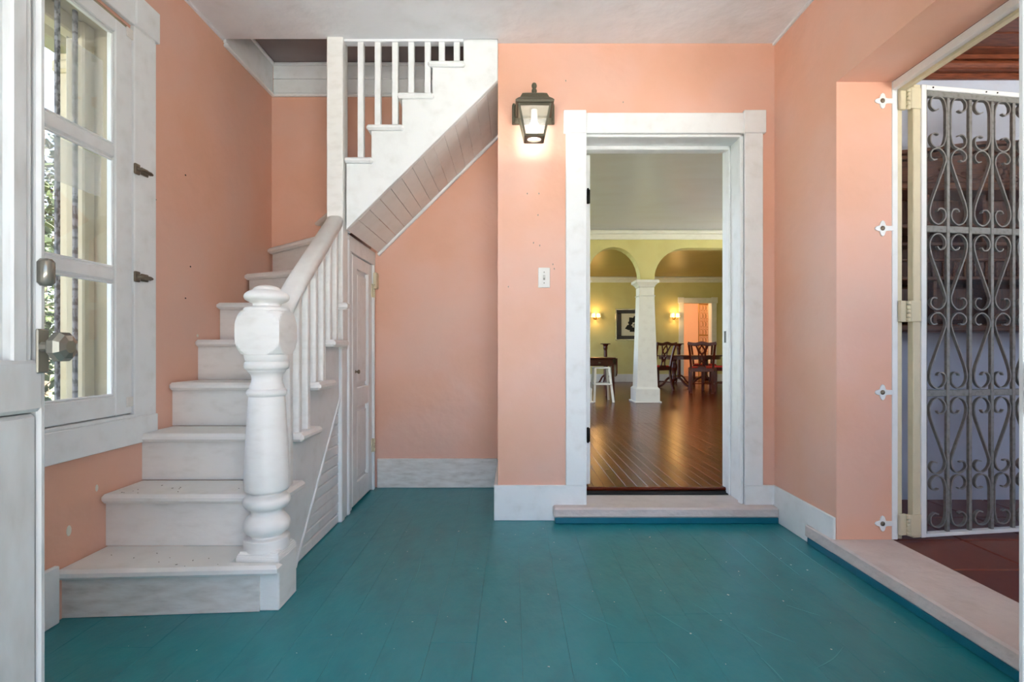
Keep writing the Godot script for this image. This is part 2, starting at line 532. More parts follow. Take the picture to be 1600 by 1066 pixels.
# the pink hall: walls, planked floor, ceiling, baseboards
func hall() -> void:
	var f := thing("floor", "teal painted plank floor of the entrance hall", "floor", Vector3.ZERO, 0, "", "structure")
	var st := mk()
	bb(st, -1.81, 1.72, -0.2, -0.0025, 0.3, -3.85)
	obj("subfloor", st, M.teal_dark, f)
	var w := 0.1475
	var k := -11
	while k <= 9:
		var x0: float = maxf(0.031 + k * w + 0.0002, XL - 0.1)
		var x1: float = minf(0.031 + (k + 1) * w - 0.0002, 1.70)
		var cut := -1.05 - 0.9 * absf(sin(k * 2.7))
		for seg in [[0.3, cut], [cut - 0.0005, -3.78]]:
			var dy := rng.randf_range(-0.0005, 0.0)
			pb("plank", x0, x1, -0.02, dy, seg[0], seg[1], M.teal, f, 0.0006)
		k += 1
	# walls
	st = mk()
	bb(st, -1.81, XL, -0.1, 0.68, 0.25, -3.8)
	bb(st, -1.81, XL, 2.29, 3.0, 0.25, -3.8)
	bb(st, -1.81, XL, 0.68, 2.29, 0.25, -1.05)
	bb(st, -1.81, XL, 0.68, 2.29, -2.24, -3.8)
	tag(obj("wall_left", st, M.pink), "salmon pink plaster wall with the window beside the stairs", "wall", "", "structure")
	var wl: Node = get_node("wall_left")
	for e in [[0.585, -2.02, 0.020, 0.014], [0.63, -2.14, 0.008, 0.022], [0.59, -2.13, 0.006, 0.014], [0.30, -1.93, 0.012, 0.02], [0.42, -2.06, 0.008, 0.014], [1.02, -2.72, 0.010, 0.008]]:
		st = mk(true)
		ball(st, Vector3(XL, e[0], e[1]), Vector3(0.0015, e[3], e[2]), 10)
		obj("paint_chip", st, M.chip, wl)
	for e in [[1.80, -2.62], [1.62, -2.40], [1.36, -2.66], [1.20, -2.62]]:
		st = mk(true)
		ball(st, Vector3(XL, e[0], e[1]), Vector3(0.001, 0.004, 0.006), 8)
		obj("nail_hole", st, M.gap, wl)
	st = mk()
	bb(st, XR, 1.715, -0.1, 3.0, 0.25, -1.30)
	bb(st, XR, 1.715, 2.159, 3.0, -1.30, -2.428)
	bb(st, XR, 1.715, -0.1, 3.0, -2.428, -3.16)
	bb(st, XR, 1.715, -0.1, 0.034, -1.30, -2.428)
	tag(obj("wall_right", st, M.pink), "pink plaster wall with the deep gated opening", "wall", "", "structure")
	st = mk()
	bb(st, XC, 0.395, -0.1, 3.0, -3.0, -3.16)
	bb(st, 1.31, XR, -0.1, 3.0, -3.0, -3.16)
	bb(st, 0.395, 1.31, 2.17, 3.0, -3.0, -3.16)
	bb(st, XC, -0.0286, -0.1, 3.0, -3.16, -3.8)
	tag(obj("wall_back", st, M.pink), "salmon pink wall with the lantern and the inner doorway", "wall", "", "structure")
	var wb: Node = get_node("wall_back")
	for e in [[1.82, 0.085], [1.82, 0.15], [1.70, 0.145], [1.545, 0.12], [1.53, 0.155], [1.425, 0.228], [1.40, 0.236], [1.30, -0.02], [2.45, 0.30], [2.33, 0.62]]:
		st = mk(true)
		ball(st, Vector3(e[1], e[0], -3.0), Vector3(0.003, 0.005, 0.001), 8)
		obj("nail_hole", st, M.plate_hole, wb)
	st = mk()
	bb(st, -1.7, XC, -0.1, 3.0, -3.70, -3.82)
	tag(obj("wall_alcove", st, M.pink), "pink wall in the recess under the stairs", "wall", "", "structure")
	st = mk()
	prism(st, PV([-1.7, 0, -0.99, 0, -0.99, 1.56, XC, 2.50, XC, 2.95, -1.7, 2.95]), Vector3(0, 0, -3.70), Vector3.RIGHT, Vector3.UP, Vector3(0, 0, 0.14))
	tag(obj("wall_stairwell", st, M.pink), "orange pink wall behind the winding steps and upper balusters", "wall", "", "structure")
	st = mk()
	bb(st, -1.81, -0.85, -0.1, 3.0, 0.05, 0.5)
	bb(st, 0.85, 1.715, -0.1, 3.0, 0.05, 0.5)
	bb(st, -0.85, 0.85, 2.42, 3.0, 0.05, 0.5)
	tag(obj("wall_front", st, M.pink), "front wall around the open double doors", "wall", "", "structure")
	# ceiling
	st = mk()
	bb(st, -1.81, 1.9, H, 2.88, 0.3, -2.957)
	bb(st, -0.0786, 1.9, H, 2.88, -2.957, -3.2)
	tag(obj("ceiling", st, M.ceiling), "white painted ceiling of the entrance hall", "ceiling", "", "structure")
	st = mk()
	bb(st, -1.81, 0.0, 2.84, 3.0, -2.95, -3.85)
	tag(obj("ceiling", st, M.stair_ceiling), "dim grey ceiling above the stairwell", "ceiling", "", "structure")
	# frieze boards round the stairwell
	var t := thing("trim_1", "pale frieze boards and moulding under the stairwell ceiling", "moulding", Vector3.ZERO, 0, "", "structure")
	pb("frieze_board", -1.575, XC, 2.735, 2.825, -3.56, -3.545, M.white, t, 0.003)
	pb("frieze_board", -1.575, XC, 2.64, 2.733, -3.56, -3.545, M.white, t, 0.003)
	pb("bead", -1.575, XC, 2.618, 2.64, -3.56, -3.533, M.white, t, 0.006)
	pb("bead", -1.575, XC, 2.82, 2.84, -3.56, -3.530, M.white, t, 0.006)
	pb("frieze_board", XL, -1.575, 2.64, 2.825, -2.96, -3.545, M.white, t, 0.003)
	pb("bead", XL, -1.563, 2.618, 2.64, -2.96, -3.56, M.white, t, 0.006)
	pb("bead", XL, -1.560, 2.82, 2.84, -2.96, -3.56, M.white, t, 0.006)
	# cove strips where walls meet the ceiling
	st = mk()
	bb(st, XL, XL + 0.012, H - 0.012, H + 0.002, 0.05, -2.95)
	bb(st, XR - 0.012, XR, H - 0.012, H + 0.002, 0.05, -3.0)
	tag(obj("trim_2", st, M.ceiling), "thin white paint line along the top of the side walls", "trim", "", "structure")
	# baseboards
	tag(pb("baseboard_alcove", -0.925, -0.10, 0.0, 0.2, -3.70, -3.68, M.white_worn, self, 0.004), "worn white baseboard in the recess under the stairs", "baseboard", "", "structure")
	st = mk()
	bb(st, -0.10, 0.414, 0, 0.195, -3.0, -2.98, 0.003)
	bb(st, -0.10, XC, 0, 0.195, -3.0, -3.68, 0.003)
	bb(st, 1.291, XR, 0.086, 0.195, -3.0, -2.98, 0.003)
	tag(obj("baseboard_back", st, M.white), "white baseboard under the lantern wall beside the doorway", "baseboard", "", "structure")
	st = mk()
	prism(st, PV([-3.0, 0, -2.43, 0, -2.43, 0.19, -3.0, 0.195]), Vector3(1.453, 0, 0), Vector3(0, 0, 1), Vector3.UP, Vector3(0.012, 0, 0), 0.003)
	tag(obj("baseboard_right", st, M.white), "short white baseboard between the doorway and the gated opening", "baseboard", "", "structure")
	tag(pb("baseboard_left", XL, XL + 0.02, 0, 0.2, 0.05, -1.87, M.white, self, 0.004), "white baseboard under the window before the first step", "baseboard", "", "structure")
	# sills
	t = thing("trim_3", "worn white door sill on a teal base before the inner doorway", "door sill", Vector3.ZERO, 0, "", "structure")
	pb("slab", 0.226, 1.452, 0.034, 0.088, -2.917, -3.27, M.sill, t, 0.009)
	pb("base", 0.235, 1.452, 0.0, 0.034, -2.925, -3.2, M.teal_dark, t, 0.004).set_meta("label", "teal painted base under the sill")
	t = thing("trim_4", "long pinkish threshold slab at the gated opening on a teal base", "threshold", Vector3.ZERO, 0, "", "structure")
	st = mk()
	bb(st, 1.437, 1.725, 0.034, 0.092, -1.30, -2.4335, 0.007)
	bb(st, 1.437, 1.4525, 0.034, 0.092, -2.42, -2.64, 0.005)
	obj("slab", st, M.sill, t)
	pb("base", 1.443, 1.464, 0.0, 0.034, -2.63, -1.30, M.teal_dark, t, 0.003).set_meta("label", "teal painted base under the threshold")

# the room behind the iron gate
func kitchen_shell() -> void:
	var f := thing("floor", "terracotta tile floor of the room behind the iron gate", "floor", Vector3.ZERO, 0, "", "structure")
	var st := mk()
	bb(st, 1.715, 4.8, -0.1, 0.074, -0.2, -3.3)
	obj("grout_bed", st, M.grout, f)
	var s := 0.33
	var tm := [M.tile_a, M.tile_b, M.tile_c]
	for i in 9:
		for j in 9:
			var x0 := 1.72 + i * s
			var z0 := -3.105 + j * s
			st = mk()
			bx(st, Vector3(x0 + s * 0.5, 0.074 + rng.randf_range(-0.001, 0.001), z0 + s * 0.5), Vector3(s - 0.008, 0.02, s - 0.008), 0.004)
			obj("tile", st, tm[rng.randi() % 3], f)
	st = mk()
	bb(st, 1.715, 4.8, -0.1, 3.0, -3.11, -3.2)
	tag(obj("wall_kitchen", st, M.kitchen_white), "bluish white wall behind the carved cabinet and gate", "wall", "", "structure")
	st = mk()
	bb(st, 4.7, 4.9, -0.1, 3.0, -0.2, -3.2)
	bb(st, 1.715, 2.1, -0.1, 3.0, -0.25, -0.1)
	bb(st, 4.3, 4.9, -0.1, 3.0, -0.25, -0.1)
	bb(st, 2.1, 4.3, -0.1, 0.9, -0.25, -0.1)
	bb(st, 2.1, 4.3, 2.3, 3.0, -0.25, -0.1)
	tag(obj("wall_side", st, M.kitchen_white), "white side walls of the room behind the gate", "wall", "", "structure")
	var c := thing("ceiling", "brown varnished board ceiling behind the iron gate", "ceiling", Vector3.ZERO, 0, "", "structure")
	st = mk()
	bb(st, 1.715, 4.9, 2.645, 2.88, -0.1, -3.25)
	obj("deck", st, M.gap, c)
	var z := -3.09
	while z < -0.3:
		pb("board", 1.715, 4.75, 2.615, 2.645, z, z + 0.128, M.board_brown, c, 0.006)
		z += 0.134
	var t := thing("trim_5", "brown wooden cornice above the white wall behind the gate", "cornice", Vector3.ZERO, 0, "", "structure")
	st = mk(true)
	var pr := []
	for k in 9:
		var a := PI * k / 8.0
		pr.append(Vector2(-3.06 + 0.028 * sin(a), 2.565 - 0.028 * cos(a)))
	var pv := PackedVector2Array(pr)
	pv.append(Vector2(-3.11, 2.593))
	pv.append(Vector2(-3.11, 2.537))
	st.set_smooth_group(-1)
	prism(st, pv, Vector3(1.715, 0, 0), Vector3(0, 0, 1), Vector3.UP, Vector3(2.98, 0, 0))
	obj("roll_moulding", st, M.board_brown, t)
	pb("lower_strip", 1.715, 4.7, 2.505, 2.54, -3.11, -3.085, M.board_brown, t, 0.006)
	pb("upper_strip", 1.715, 4.7, 2.592, 2.617, -3.11, -3.03, M.board_brown, t, 0.004)

# the yellow rooms seen through the inner doorway
func living_shell() -> void:
	var f := thing("floor", "glossy reddish brown strip floor beyond the inner doorway", "floor", Vector3.ZERO, 0, "", "structure")
	var st := mk()
	bb(st, -0.08, 6.0, -0.1, FL - 0.02, -3.18, -13.7)
	obj("subfloor", st, M.gap, f)
	var ms := [M.wood_red, M.wood_red_b, M.wood_red_c]
	var w := 0.066
	for i in 32:
		var x0 := 0.3 + i * w
		var z := -3.262
		var cut := -3.262 - 0.4 - rng.randf() * 1.2
		while z > -6.0:
			var z1: float = maxf(cut, -6.05)
			pb("plank", x0, x0 + w - 0.0012, FL - 0.02, FL + rng.randf_range(-0.0004, 0.0), z, z1, ms[rng.randi() % 3], f, 0.0012)
			z = z1 - 0.001
			cut = z - 1.2 - rng.randf() * 1.0
	st = mk()
	for i in 88:
		var x0 := 0.05 + i * w
		if i < 4 or i >= 36:
			bb(st, x0, x0 + w - 0.0015, FL - 0.02, FL + rng.randf_range(-0.0004, 0.0), -3.31, -6.05)
		var z := -6.052
		while z > -13.6:
			var z1: float = maxf(z - 1.0 - rng.randf() * 1.6, -13.6)
			bb(st, x0, x0 + w - 0.0015, FL - 0.02, FL + rng.randf_range(-0.0005, 0.0), z, z1)
			z = z1 - 0.0015
	obj("far_planks", st, M.wood_red, f).set_meta("kind", "stuff")
	st = mk(true)
	sweep(st, [Vector3(0.40, FL - 0.009, -3.255), Vector3(1.305, FL - 0.009, -3.255)], circ(0.011, 10), Vector3.UP)
	obj("nosing", st, M.wood_red_c, f)
	pb("nosing", 0.40, 1.305, 0.08, FL - 0.003, -3.257, -3.29, M.wood_red_c, f, 0.002)
	# walls: left one has tall window openings towards the garden
	st = mk()
	bb(st, -0.0286, 0.05, -0.1, 3.0, -3.16, -4.3)
	bb(st, -0.0286, 0.05, -0.1, 3.0, -7.9, -9.3)
	bb(st, -0.0286, 0.05, -0.1, 3.0, -12.8, -13.75)
	bb(st, -0.0286, 0.05, -0.1, 0.3, -4.3, -13.0)
	bb(st, -0.0286, 0.05, 2.65, 3.0, -4.3, -13.0)
	tag(obj("wall_left", st, M.yellow), "yellow side wall with windows in the rooms beyond", "wall", "", "structure")
	st = mk()
	bb(st, 5.8, 6.0, -0.1, 3.0, -3.16, -4.2)
	bb(st, 5.8, 6.0, -0.1, 3.0, -7.9, -13.75)
	bb(st, 5.8, 6.0, -0.1, 0.5, -4.2, -7.9)
	bb(st, 5.8, 6.0, 2.4, 3.0, -4.2, -7.9)
	tag(obj("wall_right", st, M.yellow), "yellow right side wall of the rooms beyond", "wall", "", "structure")
	st = mk()
	bb(st, -0.0286, 0.395, -0.1, 3.0, -3.16, -3.3)
	bb(st, 1.31, 6.0, -0.1, 3.0, -3.2, -3.3)
	bb(st, 0.395, 1.31, 2.17, 3.0, -3.16, -3.3)
	tag(obj("wall_front", st, M.yellow), "yellow room side of the doorway wall", "wall", "", "structure")
	st = mk()
	bb(st, -0.0286, 4.31, -0.1, 3.0, -13.55, -13.75)
	bb(st, 5.04, 6.0, -0.1, 3.0, -13.55, -13.75)
	bb(st, 4.31, 5.04, 2.11, 3.0, -13.55, -13.75)
	tag(obj("wall_back", st, M.yellow), "far yellow wall with the sconces and the picture", "wall", "", "structure")
	# arcade wall
	var p := [5.8, 2.80, 0.05, 2.80, 0.05, FL, 1.0, FL, 1.0, 2.02]
	p.append_array([1.17, 2.02])
	for k in 17:
		var a := PI - PI * k / 16.0
		p.append_array([1.586 + 0.415 * cos(a), 2.04 + 0.50 * sin(a)])
	p.append_array([2.0, 2.02, 2.22, 2.02])
	for k in 11:
		var a := PI - PI * 0.5 * k / 10.0
		p.append_array([2.72 + 0.5 * cos(a), 2.04 + 0.485 * sin(a)])
	p.append_array([5.8, 2.525])
	st = mk()
	prism(st, PV(p), Vector3(0, 0, -8.6), Vector3.RIGHT, Vector3.UP, Vector3(0, 0, 0.22), 0.004)
	tag(obj("wall_arcade", st, M.yellow), "yellow arched wall carried by the white column", "arch", "", "structure")
	# ceilings
	st = mk()
	bb(st, -0.08, 6.0, 2.79, 3.0, -3.16, -8.5)
	tag(obj("ceiling", st, M.grey_ceiling), "glossy grey white ceiling before the arches", "ceiling", "", "structure")
	st = mk()
	bb(st, -0.08, 6.0, 2.76, 3.0, -8.5, -13.75)
	tag(obj("ceiling", st, M.olive_ceiling), "olive yellow ceiling seen through the arches", "ceiling", "", "structure")
	# crowns and baseboards
	var t := thing("trim_6", "white crown moulding above the arches", "moulding", Vector3.ZERO, 0, "", "structure")
	pb("upper_moulding", 0.05, 5.8, 2.735, 2.79, -8.38, -8.26, M.trim_white, t, 0.02)
	pb("lower_moulding", 0.05, 5.8, 2.65, 2.737, -8.38, -8.33, M.trim_white, t, 0.012)
	t = thing("trim_7", "white crown moulding on the far yellow wall", "moulding", Vector3.ZERO, 0, "", "structure")
	pb("upper_moulding", 0.05, 5.8, 2.70, 2.76, -13.55, -13.45, M.trim_white, t, 0.02)
	pb("lower_moulding", 0.05, 5.8, 2.62, 2.70, -13.55, -13.51, M.trim_white, t, 0.01)
	st = mk()
	bb(st, 0.05, 4.20, FL, FL + 0.2, -13.55, -13.53, 0.004)
	bb(st, 5.15, 5.8, FL, FL + 0.2, -13.55, -13.53, 0.004)
	tag(obj("baseboard_back", st, M.trim_white), "white baseboard along the far yellow wall", "baseboard", "", "structure")
	# far doorway and the lit passage behind it
	t = thing("door_5", "white cased far doorway to a warm lit passage", "doorway", Vector3.ZERO, 0, "", "structure")
	pb("casing", 4.20, 4.325, FL, 2.12, -13.55, -13.525, M.trim_white, t, 0.004)
	pb("casing", 5.025, 5.15, FL, 2.12, -13.55, -13.525, M.trim_white, t, 0.004)
	pb("head_casing", 4.18, 5.17, 2.10, 2.235, -13.55, -13.52, M.trim_white, t, 0.006)
	pb("corner_block", 4.175, 4.33, 2.10, 2.25, -13.55, -13.51, M.trim_white, t, 0.006)
	pb("corner_block", 5.02, 5.175, 2.10, 2.25, -13.55, -13.51, M.trim_white, t, 0.006)
	pb("jamb", 5.02, 5.045, FL, 2.11, -13.55, -13.75, M.trim_white, t, 0.003)
	pb("jamb", 4.305, 4.33, FL, 2.11, -13.55, -13.75, M.trim_white, t, 0.003)
	st = mk()
	bb(st, 3.6, 6.4, -0.1, FL, -13.75, -16.6)
	tag(obj("floor", st, M.wood_red_b), "dark wood floor of the lit passage", "floor", "", "structure")
	st = mk()
	bb(st, 3.6, 6.4, -0.1, 2.8, -16.4, -16.6)
	bb(st, 3.6, 3.8, -0.1, 2.8, -13.75, -16.6)
	bb(st, 6.2, 6.4, -0.1, 2.8, -13.75, -16.6)
	bb(st, 3.6, 6.4, 2.6, 2.8, -13.75, -16.6)
	tag(obj("wall_passage", st, M.peach), "peach walls of the lit passage beyond the far doorway", "wall", "", "structure")
	# lamp in that passage, out of sight behind the doorway's left side
	var lp := thing("ceiling_lamp", "round ceiling lamp of the lit passage", "lamp", Vector3(4.1, 2.6, -14.9))
	st = mk(true)
	lathe(st, V2([0, -0.12, 0.09, -0.11, 0.15, -0.06, 0.16, 0.0]), Vector3.ZERO, 20)
	obj("shade", st, M.shade_glow, lp)
	var ol := OmniLight3D.new()
	ol.name = "glow"
	ol.light_color = Color(1.0, 0.84, 0.64)
	ol.light_energy = 0.16
	ol.light_size = 0.1
	ol.shadow_enabled = true
	ol.omni_range = 12
	ol.omni_attenuation = 2.0
	ol.position = Vector3(0, -0.3, 0)
	lp.add_child(ol, true)

# ---------------------------------------------------------------- stairs
func stairs() -> void:
	var s := thing("staircase", "white painted wooden staircase winding up past a turned newel", "staircase")
	var wt: Material = M.white_stair
	var Y := [0.0, 0.182, 0.39, 0.593, 0.797, 1.0, 1.203, 1.40, 1.61, 1.80, 2.007, 2.187, 2.362, 2.537]
	var zn := [0.0, -1.864, -2.070, -2.276, -2.482, -2.688, -2.893]
	var th := 0.036
	# straight treads; the first reaches round the newel
	var st := mk()
	prism(st, PV([XL, -1.864, -0.832, -1.905, -0.832, -1.950, -1.008, -1.950, -1.008, -2.115, XL, -2.115]), Vector3(0, Y[1] - th, 0), Vector3.RIGHT, Vector3(0, 0, 1), Vector3(0, th, 0), 0.011)
	obj("tread", st, wt, s)
	for i in range(2, 6):
		st = mk()
		bb(st, XL, -0.885, Y[i] - th, Y[i], zn[i], zn[i] - 0.245, 0.012)
		obj("tread", st, wt, s)
	# risers
	st = mk()
	prism(st, PV([XL, -1.900, -0.915, -1.948, -0.915, -1.966, XL, -1.922]), Vector3.ZERO, Vector3.RIGHT, Vector3(0, 0, 1), Vector3(0, Y[1] - th, 0), 0.002)
	obj("riser", st, M.white_worn, s)
	for i in range(2, 7):
		st = mk()
		bb(st, XL, -0.95, Y[i - 1], Y[i] - th, zn[i] - 0.035, zn[i] - 0.055, 0.001)
		obj("riser", st, wt, s)
	# winders
	var win := [
		[6, [XL, -2.893, -0.885, -2.893, -0.885, -2.94, -1.0, -3.03, XL, -3.27]],
		[7, [XL, -3.197, -1.0, -2.91, -0.95, -3.03, XL, -3.575]],
		[8, [XL, -3.50, -0.985, -2.985, -0.93, -3.06, -1.24, -3.56, XL, -3.56]],
		[9, [-1.305, -3.56, -0.955, -3.02, -0.87, -3.02, -0.87, -3.56]]]
	for e in win:
		st = mk()
		prism(st, PV(e[1]), Vector3(0, Y[e[0]] - th, 0), Vector3.RIGHT, Vector3(0, 0, 1), Vector3(0, th, 0), 0.011)
		obj("tread", st, wt, s)
	for e in [[7, Vector2(XL, -3.197), Vector2(-0.99, -2.905)], [8, Vector2(XL, -3.50), Vector2(-0.975, -2.98)], [9, Vector2(-1.305, -3.56), Vector2(-0.955, -3.02)]]:
		var a: Vector2 = e[1]
		var b: Vector2 = e[2]
		var n := Vector2(b.y - a.y, -(b.x - a.x)).normalized()
		if n.y > 0: n = -n
		st = mk()
		prism(st, PackedVector2Array([a + n * 0.032, b + n * 0.032, b + n * 0.05, a + n * 0.05]), Vector3(0, Y[e[0] - 1], 0), Vector3.RIGHT, Vector3(0, 0, 1), Vector3(0, Y[e[0]] - th - Y[e[0] - 1], 0))
		obj("riser", st, wt, s)
	# upper flight
	var xr := [-0.90, -0.777, -0.608, -0.44, -0.268]
	for k in 4:
		st = mk()
		bb(st, xr[k] - 0.024, xr[k + 1] + 0.01, Y[10 + k] - 0.03, Y[10 + k], -2.945, -3.56, 0.010)
		obj("tread", st, M.white, s)
		st = mk()
		bb(st, xr[k], xr[k] + 0.018, Y[9 + k], Y[10 + k] - 0.03, -2.972, -3.56)
		obj("riser", st, M.white, s)
	st = mk()
	bb(st, xr[4], xr[4] + 0.018, Y[13], H + 0.1, -2.972, -3.56)
	obj("riser", st, M.white, s)
	st = mk()
	var sp := [-0.915, 1.612, -0.915, Y[10] - 0.03]
	for k in range(1, 5):
		sp.append_array([xr[k], Y[9 + k] - 0.03])
		sp.append_array([xr[k], (Y[10 + k] - 0.03) if k < 4 else H + 0.02])
	sp.append_array([XC, H + 0.02, XC, 2.438])
	prism(st, PV(sp), Vector3(0, 0, -3.0), Vector3.RIGHT, Vector3.UP, Vector3(0, 0, 0.032), 0.003)
	obj("stringer", st, M.white, s).set_meta("label", "stepped white upper stringer facing the hall")
	# soffit of boards that run front to back under the upper flight
	var sf := Node3D.new()
	sf.name = "soffit"
	s.add_child(sf)
	var d := Vector2(XC + 0.915, 2.438 - 1.612)
	var L := d.length()
	d /= L
	var nn := Vector2(-d.y, d.x)
	var nb := 14
	for k in nb:
		var a := Vector2(-0.915, 1.612) + d * (L * k / nb + 0.0012)
		var b := Vector2(-0.915, 1.612) + d * (L * (k + 1) / nb - 0.0012)
		st = mk()
		prism(st, PackedVector2Array([a, b, b + nn * 0.018, a + nn * 0.018]), Vector3(0, 0, -3.70), Vector3.RIGHT, Vector3.UP, Vector3(0, 0, 0.70), 0.002)
		obj("board", st, wt, sf)
	st = mk()
	var a0 := Vector2(-0.925, 1.604)
	prism(st, PackedVector2Array([a0, a0 + d * (L + 0.01), a0 + d * (L + 0.01) - nn * 0.02, a0 - nn * 0.02]), Vector3(0, 0, -3.70), Vector3.RIGHT, Vector3.UP, Vector3(0, 0, 0.022), 0.005)
	obj("edge_strip", st, M.white, sf)
	# side of the lower flight
	st = mk()
	var sk := [-2.115, 0.0, -2.345, 0.0, -2.93, 0.655, -2.93, Y[6] - th]
	for i in [6, 5, 4, 3, 2]:
		sk.append_array([zn[i] - 0.035, Y[i] - th])
		sk.append_array([zn[i] - 0.035, Y[i - 1] - (th if i > 2 else -0.0)])
	sk.append_array([-2.115, Y[1]])
	prism(st, PV(sk), Vector3(XS - 0.03, 0, 0), Vector3(0, 0, 1), Vector3.UP, Vector3(0.03, 0, 0), 0.0)
	obj("stringer", st, M.white, s).set_meta("label", "smooth white lower stringer under the tread ends")
	var pn := Node3D.new()
	pn.name = "panelling"
	s.add_child(pn)
	for k in 12:
		var y0 := k * 0.054 + 0.001
		var y1 := y0 + 0.0505
		var za := -2.345 - y0 * 0.585 / 0.655
		var zb := -2.345 - y1 * 0.585 / 0.655
		if zb < -2.94: break
		st = mk()
		prism(st, PV([za, y0, -2.945, y0, -2.945, y1, zb, y1]), Vector3(XS - 0.03, 0, 0), Vector3(0, 0, 1), Vector3.UP, Vector3(0.024, 0, 0), 0.005)
		obj("board", st, M.white, pn)
	st = mk()
	var q0 := Vector2(-2.335, 0.0)
	var q1 := Vector2(-2.94, 0.677)
	var qd := (q1 - q0).normalized()
	var qn := Vector2(-qd.y, qd.x) * 0.007
	prism(st, PackedVector2Array([q0 - qn, q1 - qn, q1 + qn, q0 + qn]), Vector3(XS - 0.005, 0, 0), Vector3(0, 0, 1), Vector3.UP, Vector3(0.012, 0, 0), 0.003)
	obj("bead", st, M.white, pn)
	# newel post
	var nw := Node3D.new()
	nw.name = "newel_post"
	s.add_child(nw)
	nw.position = Vector3(-0.927, 0, -2.034)
	st = mk()
	bx(st, Vector3(0, 0.092, 0), Vector3(0.16, 0.184, 0.16), 0.004)
	for k in 5:
		var a := k / 5.0
		var h0 := 0.182 + 0.028 * a
		bx(st, Vector3(0, h0 + 0.0035, 0), Vector3(0.158 - 0.030 * a * a, 0.008, 0.158 - 0.030 * a * a), 0.002)
	obj("base_block", st, wt, nw)
	st = mk(true)
	var prof := catmull(V2([0.060, 0.200, 0.079, 0.204, 0.081, 0.212, 0.081, 0.240, 0.079, 0.247, 0.060, 0.250, 0.058, 0.256, 0.070, 0.264, 0.081, 0.278, 0.084, 0.292, 0.080, 0.308, 0.070, 0.322, 0.059, 0.332, 0.056, 0.343, 0.060, 0.352, 0.074, 0.360, 0.083, 0.374, 0.083, 0.388, 0.075, 0.400, 0.058, 0.408, 0.057, 0.414, 0.068, 0.418, 0.077, 0.424, 0.0795, 0.44, 0.0795, 0.50, 0.076, 0.58, 0.070, 0.68, 0.065, 0.76, 0.063, 0.775, 0.068, 0.780, 0.0715, 0.790, 0.068, 0.800, 0.062, 0.803, 0.061, 0.812, 0.056, 0.826, 0.0535, 0.842, 0.057, 0.858, 0.066, 0.868, 0.068, 0.874, 0.077, 0.880, 0.0795, 0.893, 0.076, 0.904, 0.072, 0.907, 0.076, 0.912, 0.078, 0.936, 0.05, 0.938]), 3)
	lathe(st, prof, Vector3.ZERO, 36)
	obj("shaft", st, wt, nw)
	st = mk()
	var hb := 0.081
	var rb := 0.1195
	var nq := 20
	for a in 3:
		for sg in [-1, 1]:
			for i in nq:
				for k in nq:
					var q := []
					for e in [[0, 0], [1, 0], [1, 1], [0, 1]]:
						var v := Vector3()
						v[a] = sg
						v[(a + 1) % 3] = tan((float(i + e[0]) / nq * 2.0 - 1.0) * PI / 4)
						v[(a + 2) % 3] = tan((float(k + e[1]) / nq * 2.0 - 1.0) * PI / 4)
						v *= hb
						if v.length() > rb:
							v = v.normalized() * rb
						q.append(v)
					quad(st, q[0], q[1], q[2], q[3], q[0] + q[2])
	var blk := obj("cap_block", st, wt, nw)
	blk.position = Vector3(0, 1.014, 0)
	st = mk(true)
	lathe(st, catmull(V2([0.0, 1.085, 0.060, 1.088, 0.080, 1.093, 0.081, 1.102, 0.074, 1.108, 0.052, 1.112, 0.049, 1.118, 0.052, 1.125, 0.066, 1.131, 0.077, 1.139, 0.080, 1.148, 0.077, 1.158, 0.066, 1.168, 0.052, 1.174, 0.048, 1.179, 0.040, 1.186, 0.022, 1.192, 0.0, 1.194]), 3), Vector3.ZERO, 36)
	obj("finial", st, wt, nw)
	# post that runs up to the ceiling
	st = mk()
	bb(st, -1.013, -0.925, 0.95, H + 0.015, -2.937, -3.03, 0.004)
	obj("post", st, M.white_stair, s)
	# handrail
	st = mk(true)
	var hc := PackedVector2Array()
	for k in 14:
		var a := TAU * k / 14.0
		hc.append(Vector2(0.044 * signf(cos(a)) * pow(absf(cos(a)), 0.7), 0.033 * signf(sin(a)) * pow(absf(sin(a)), 0.7)))
	sweep(st, [Vector3(-0.932, 1.045, -2.10), Vector3(-0.945, 1.25, -2.37), Vector3(-0.968, 1.652, -2.945)], hc, Vector3.UP)
	obj("handrail", st, wt, s)
	# balusters
	for e in [[2, -2.118], [2, -2.222], [3, -2.322], [3, -2.425], [4, -2.528], [4, -2.632], [5, -2.735], [5, -2.838]]:
		var z: float = e[1]
		var t := (z + 2.10) / (-2.945 + 2.10)
		var top := lerpf(1.045, 1.652, t) - 0.015
		var x := lerpf(-0.925, -0.94, t)
		st = mk()
		bb(st, x - 0.016, x + 0.016, Y[e[0]] - 0.002, top, z - 0.016, z + 0.016, 0.003)
		obj("baluster", st, wt, s)
	for e in [[10, -0.836], [11, -0.742], [11, -0.646], [12, -0.557], [12, -0.466], [13, -0.388], [13, -0.306]]:
		var x: float = e[1]
		st = mk()
		bb(st, x - 0.0165, x + 0.0165, Y[e[0]] - 0.002, H + 0.02, -2.965, -2.998, 0.003)
		obj("baluster", st, M.white, s)
	# header at the ceiling edge that the upper balusters run into
	st = mk()
	bb(st, -0.925, xr[4], H - 0.012, H + 0.05, -2.957, -3.01, 0.002)
	obj("header", st, M.ceiling, s)

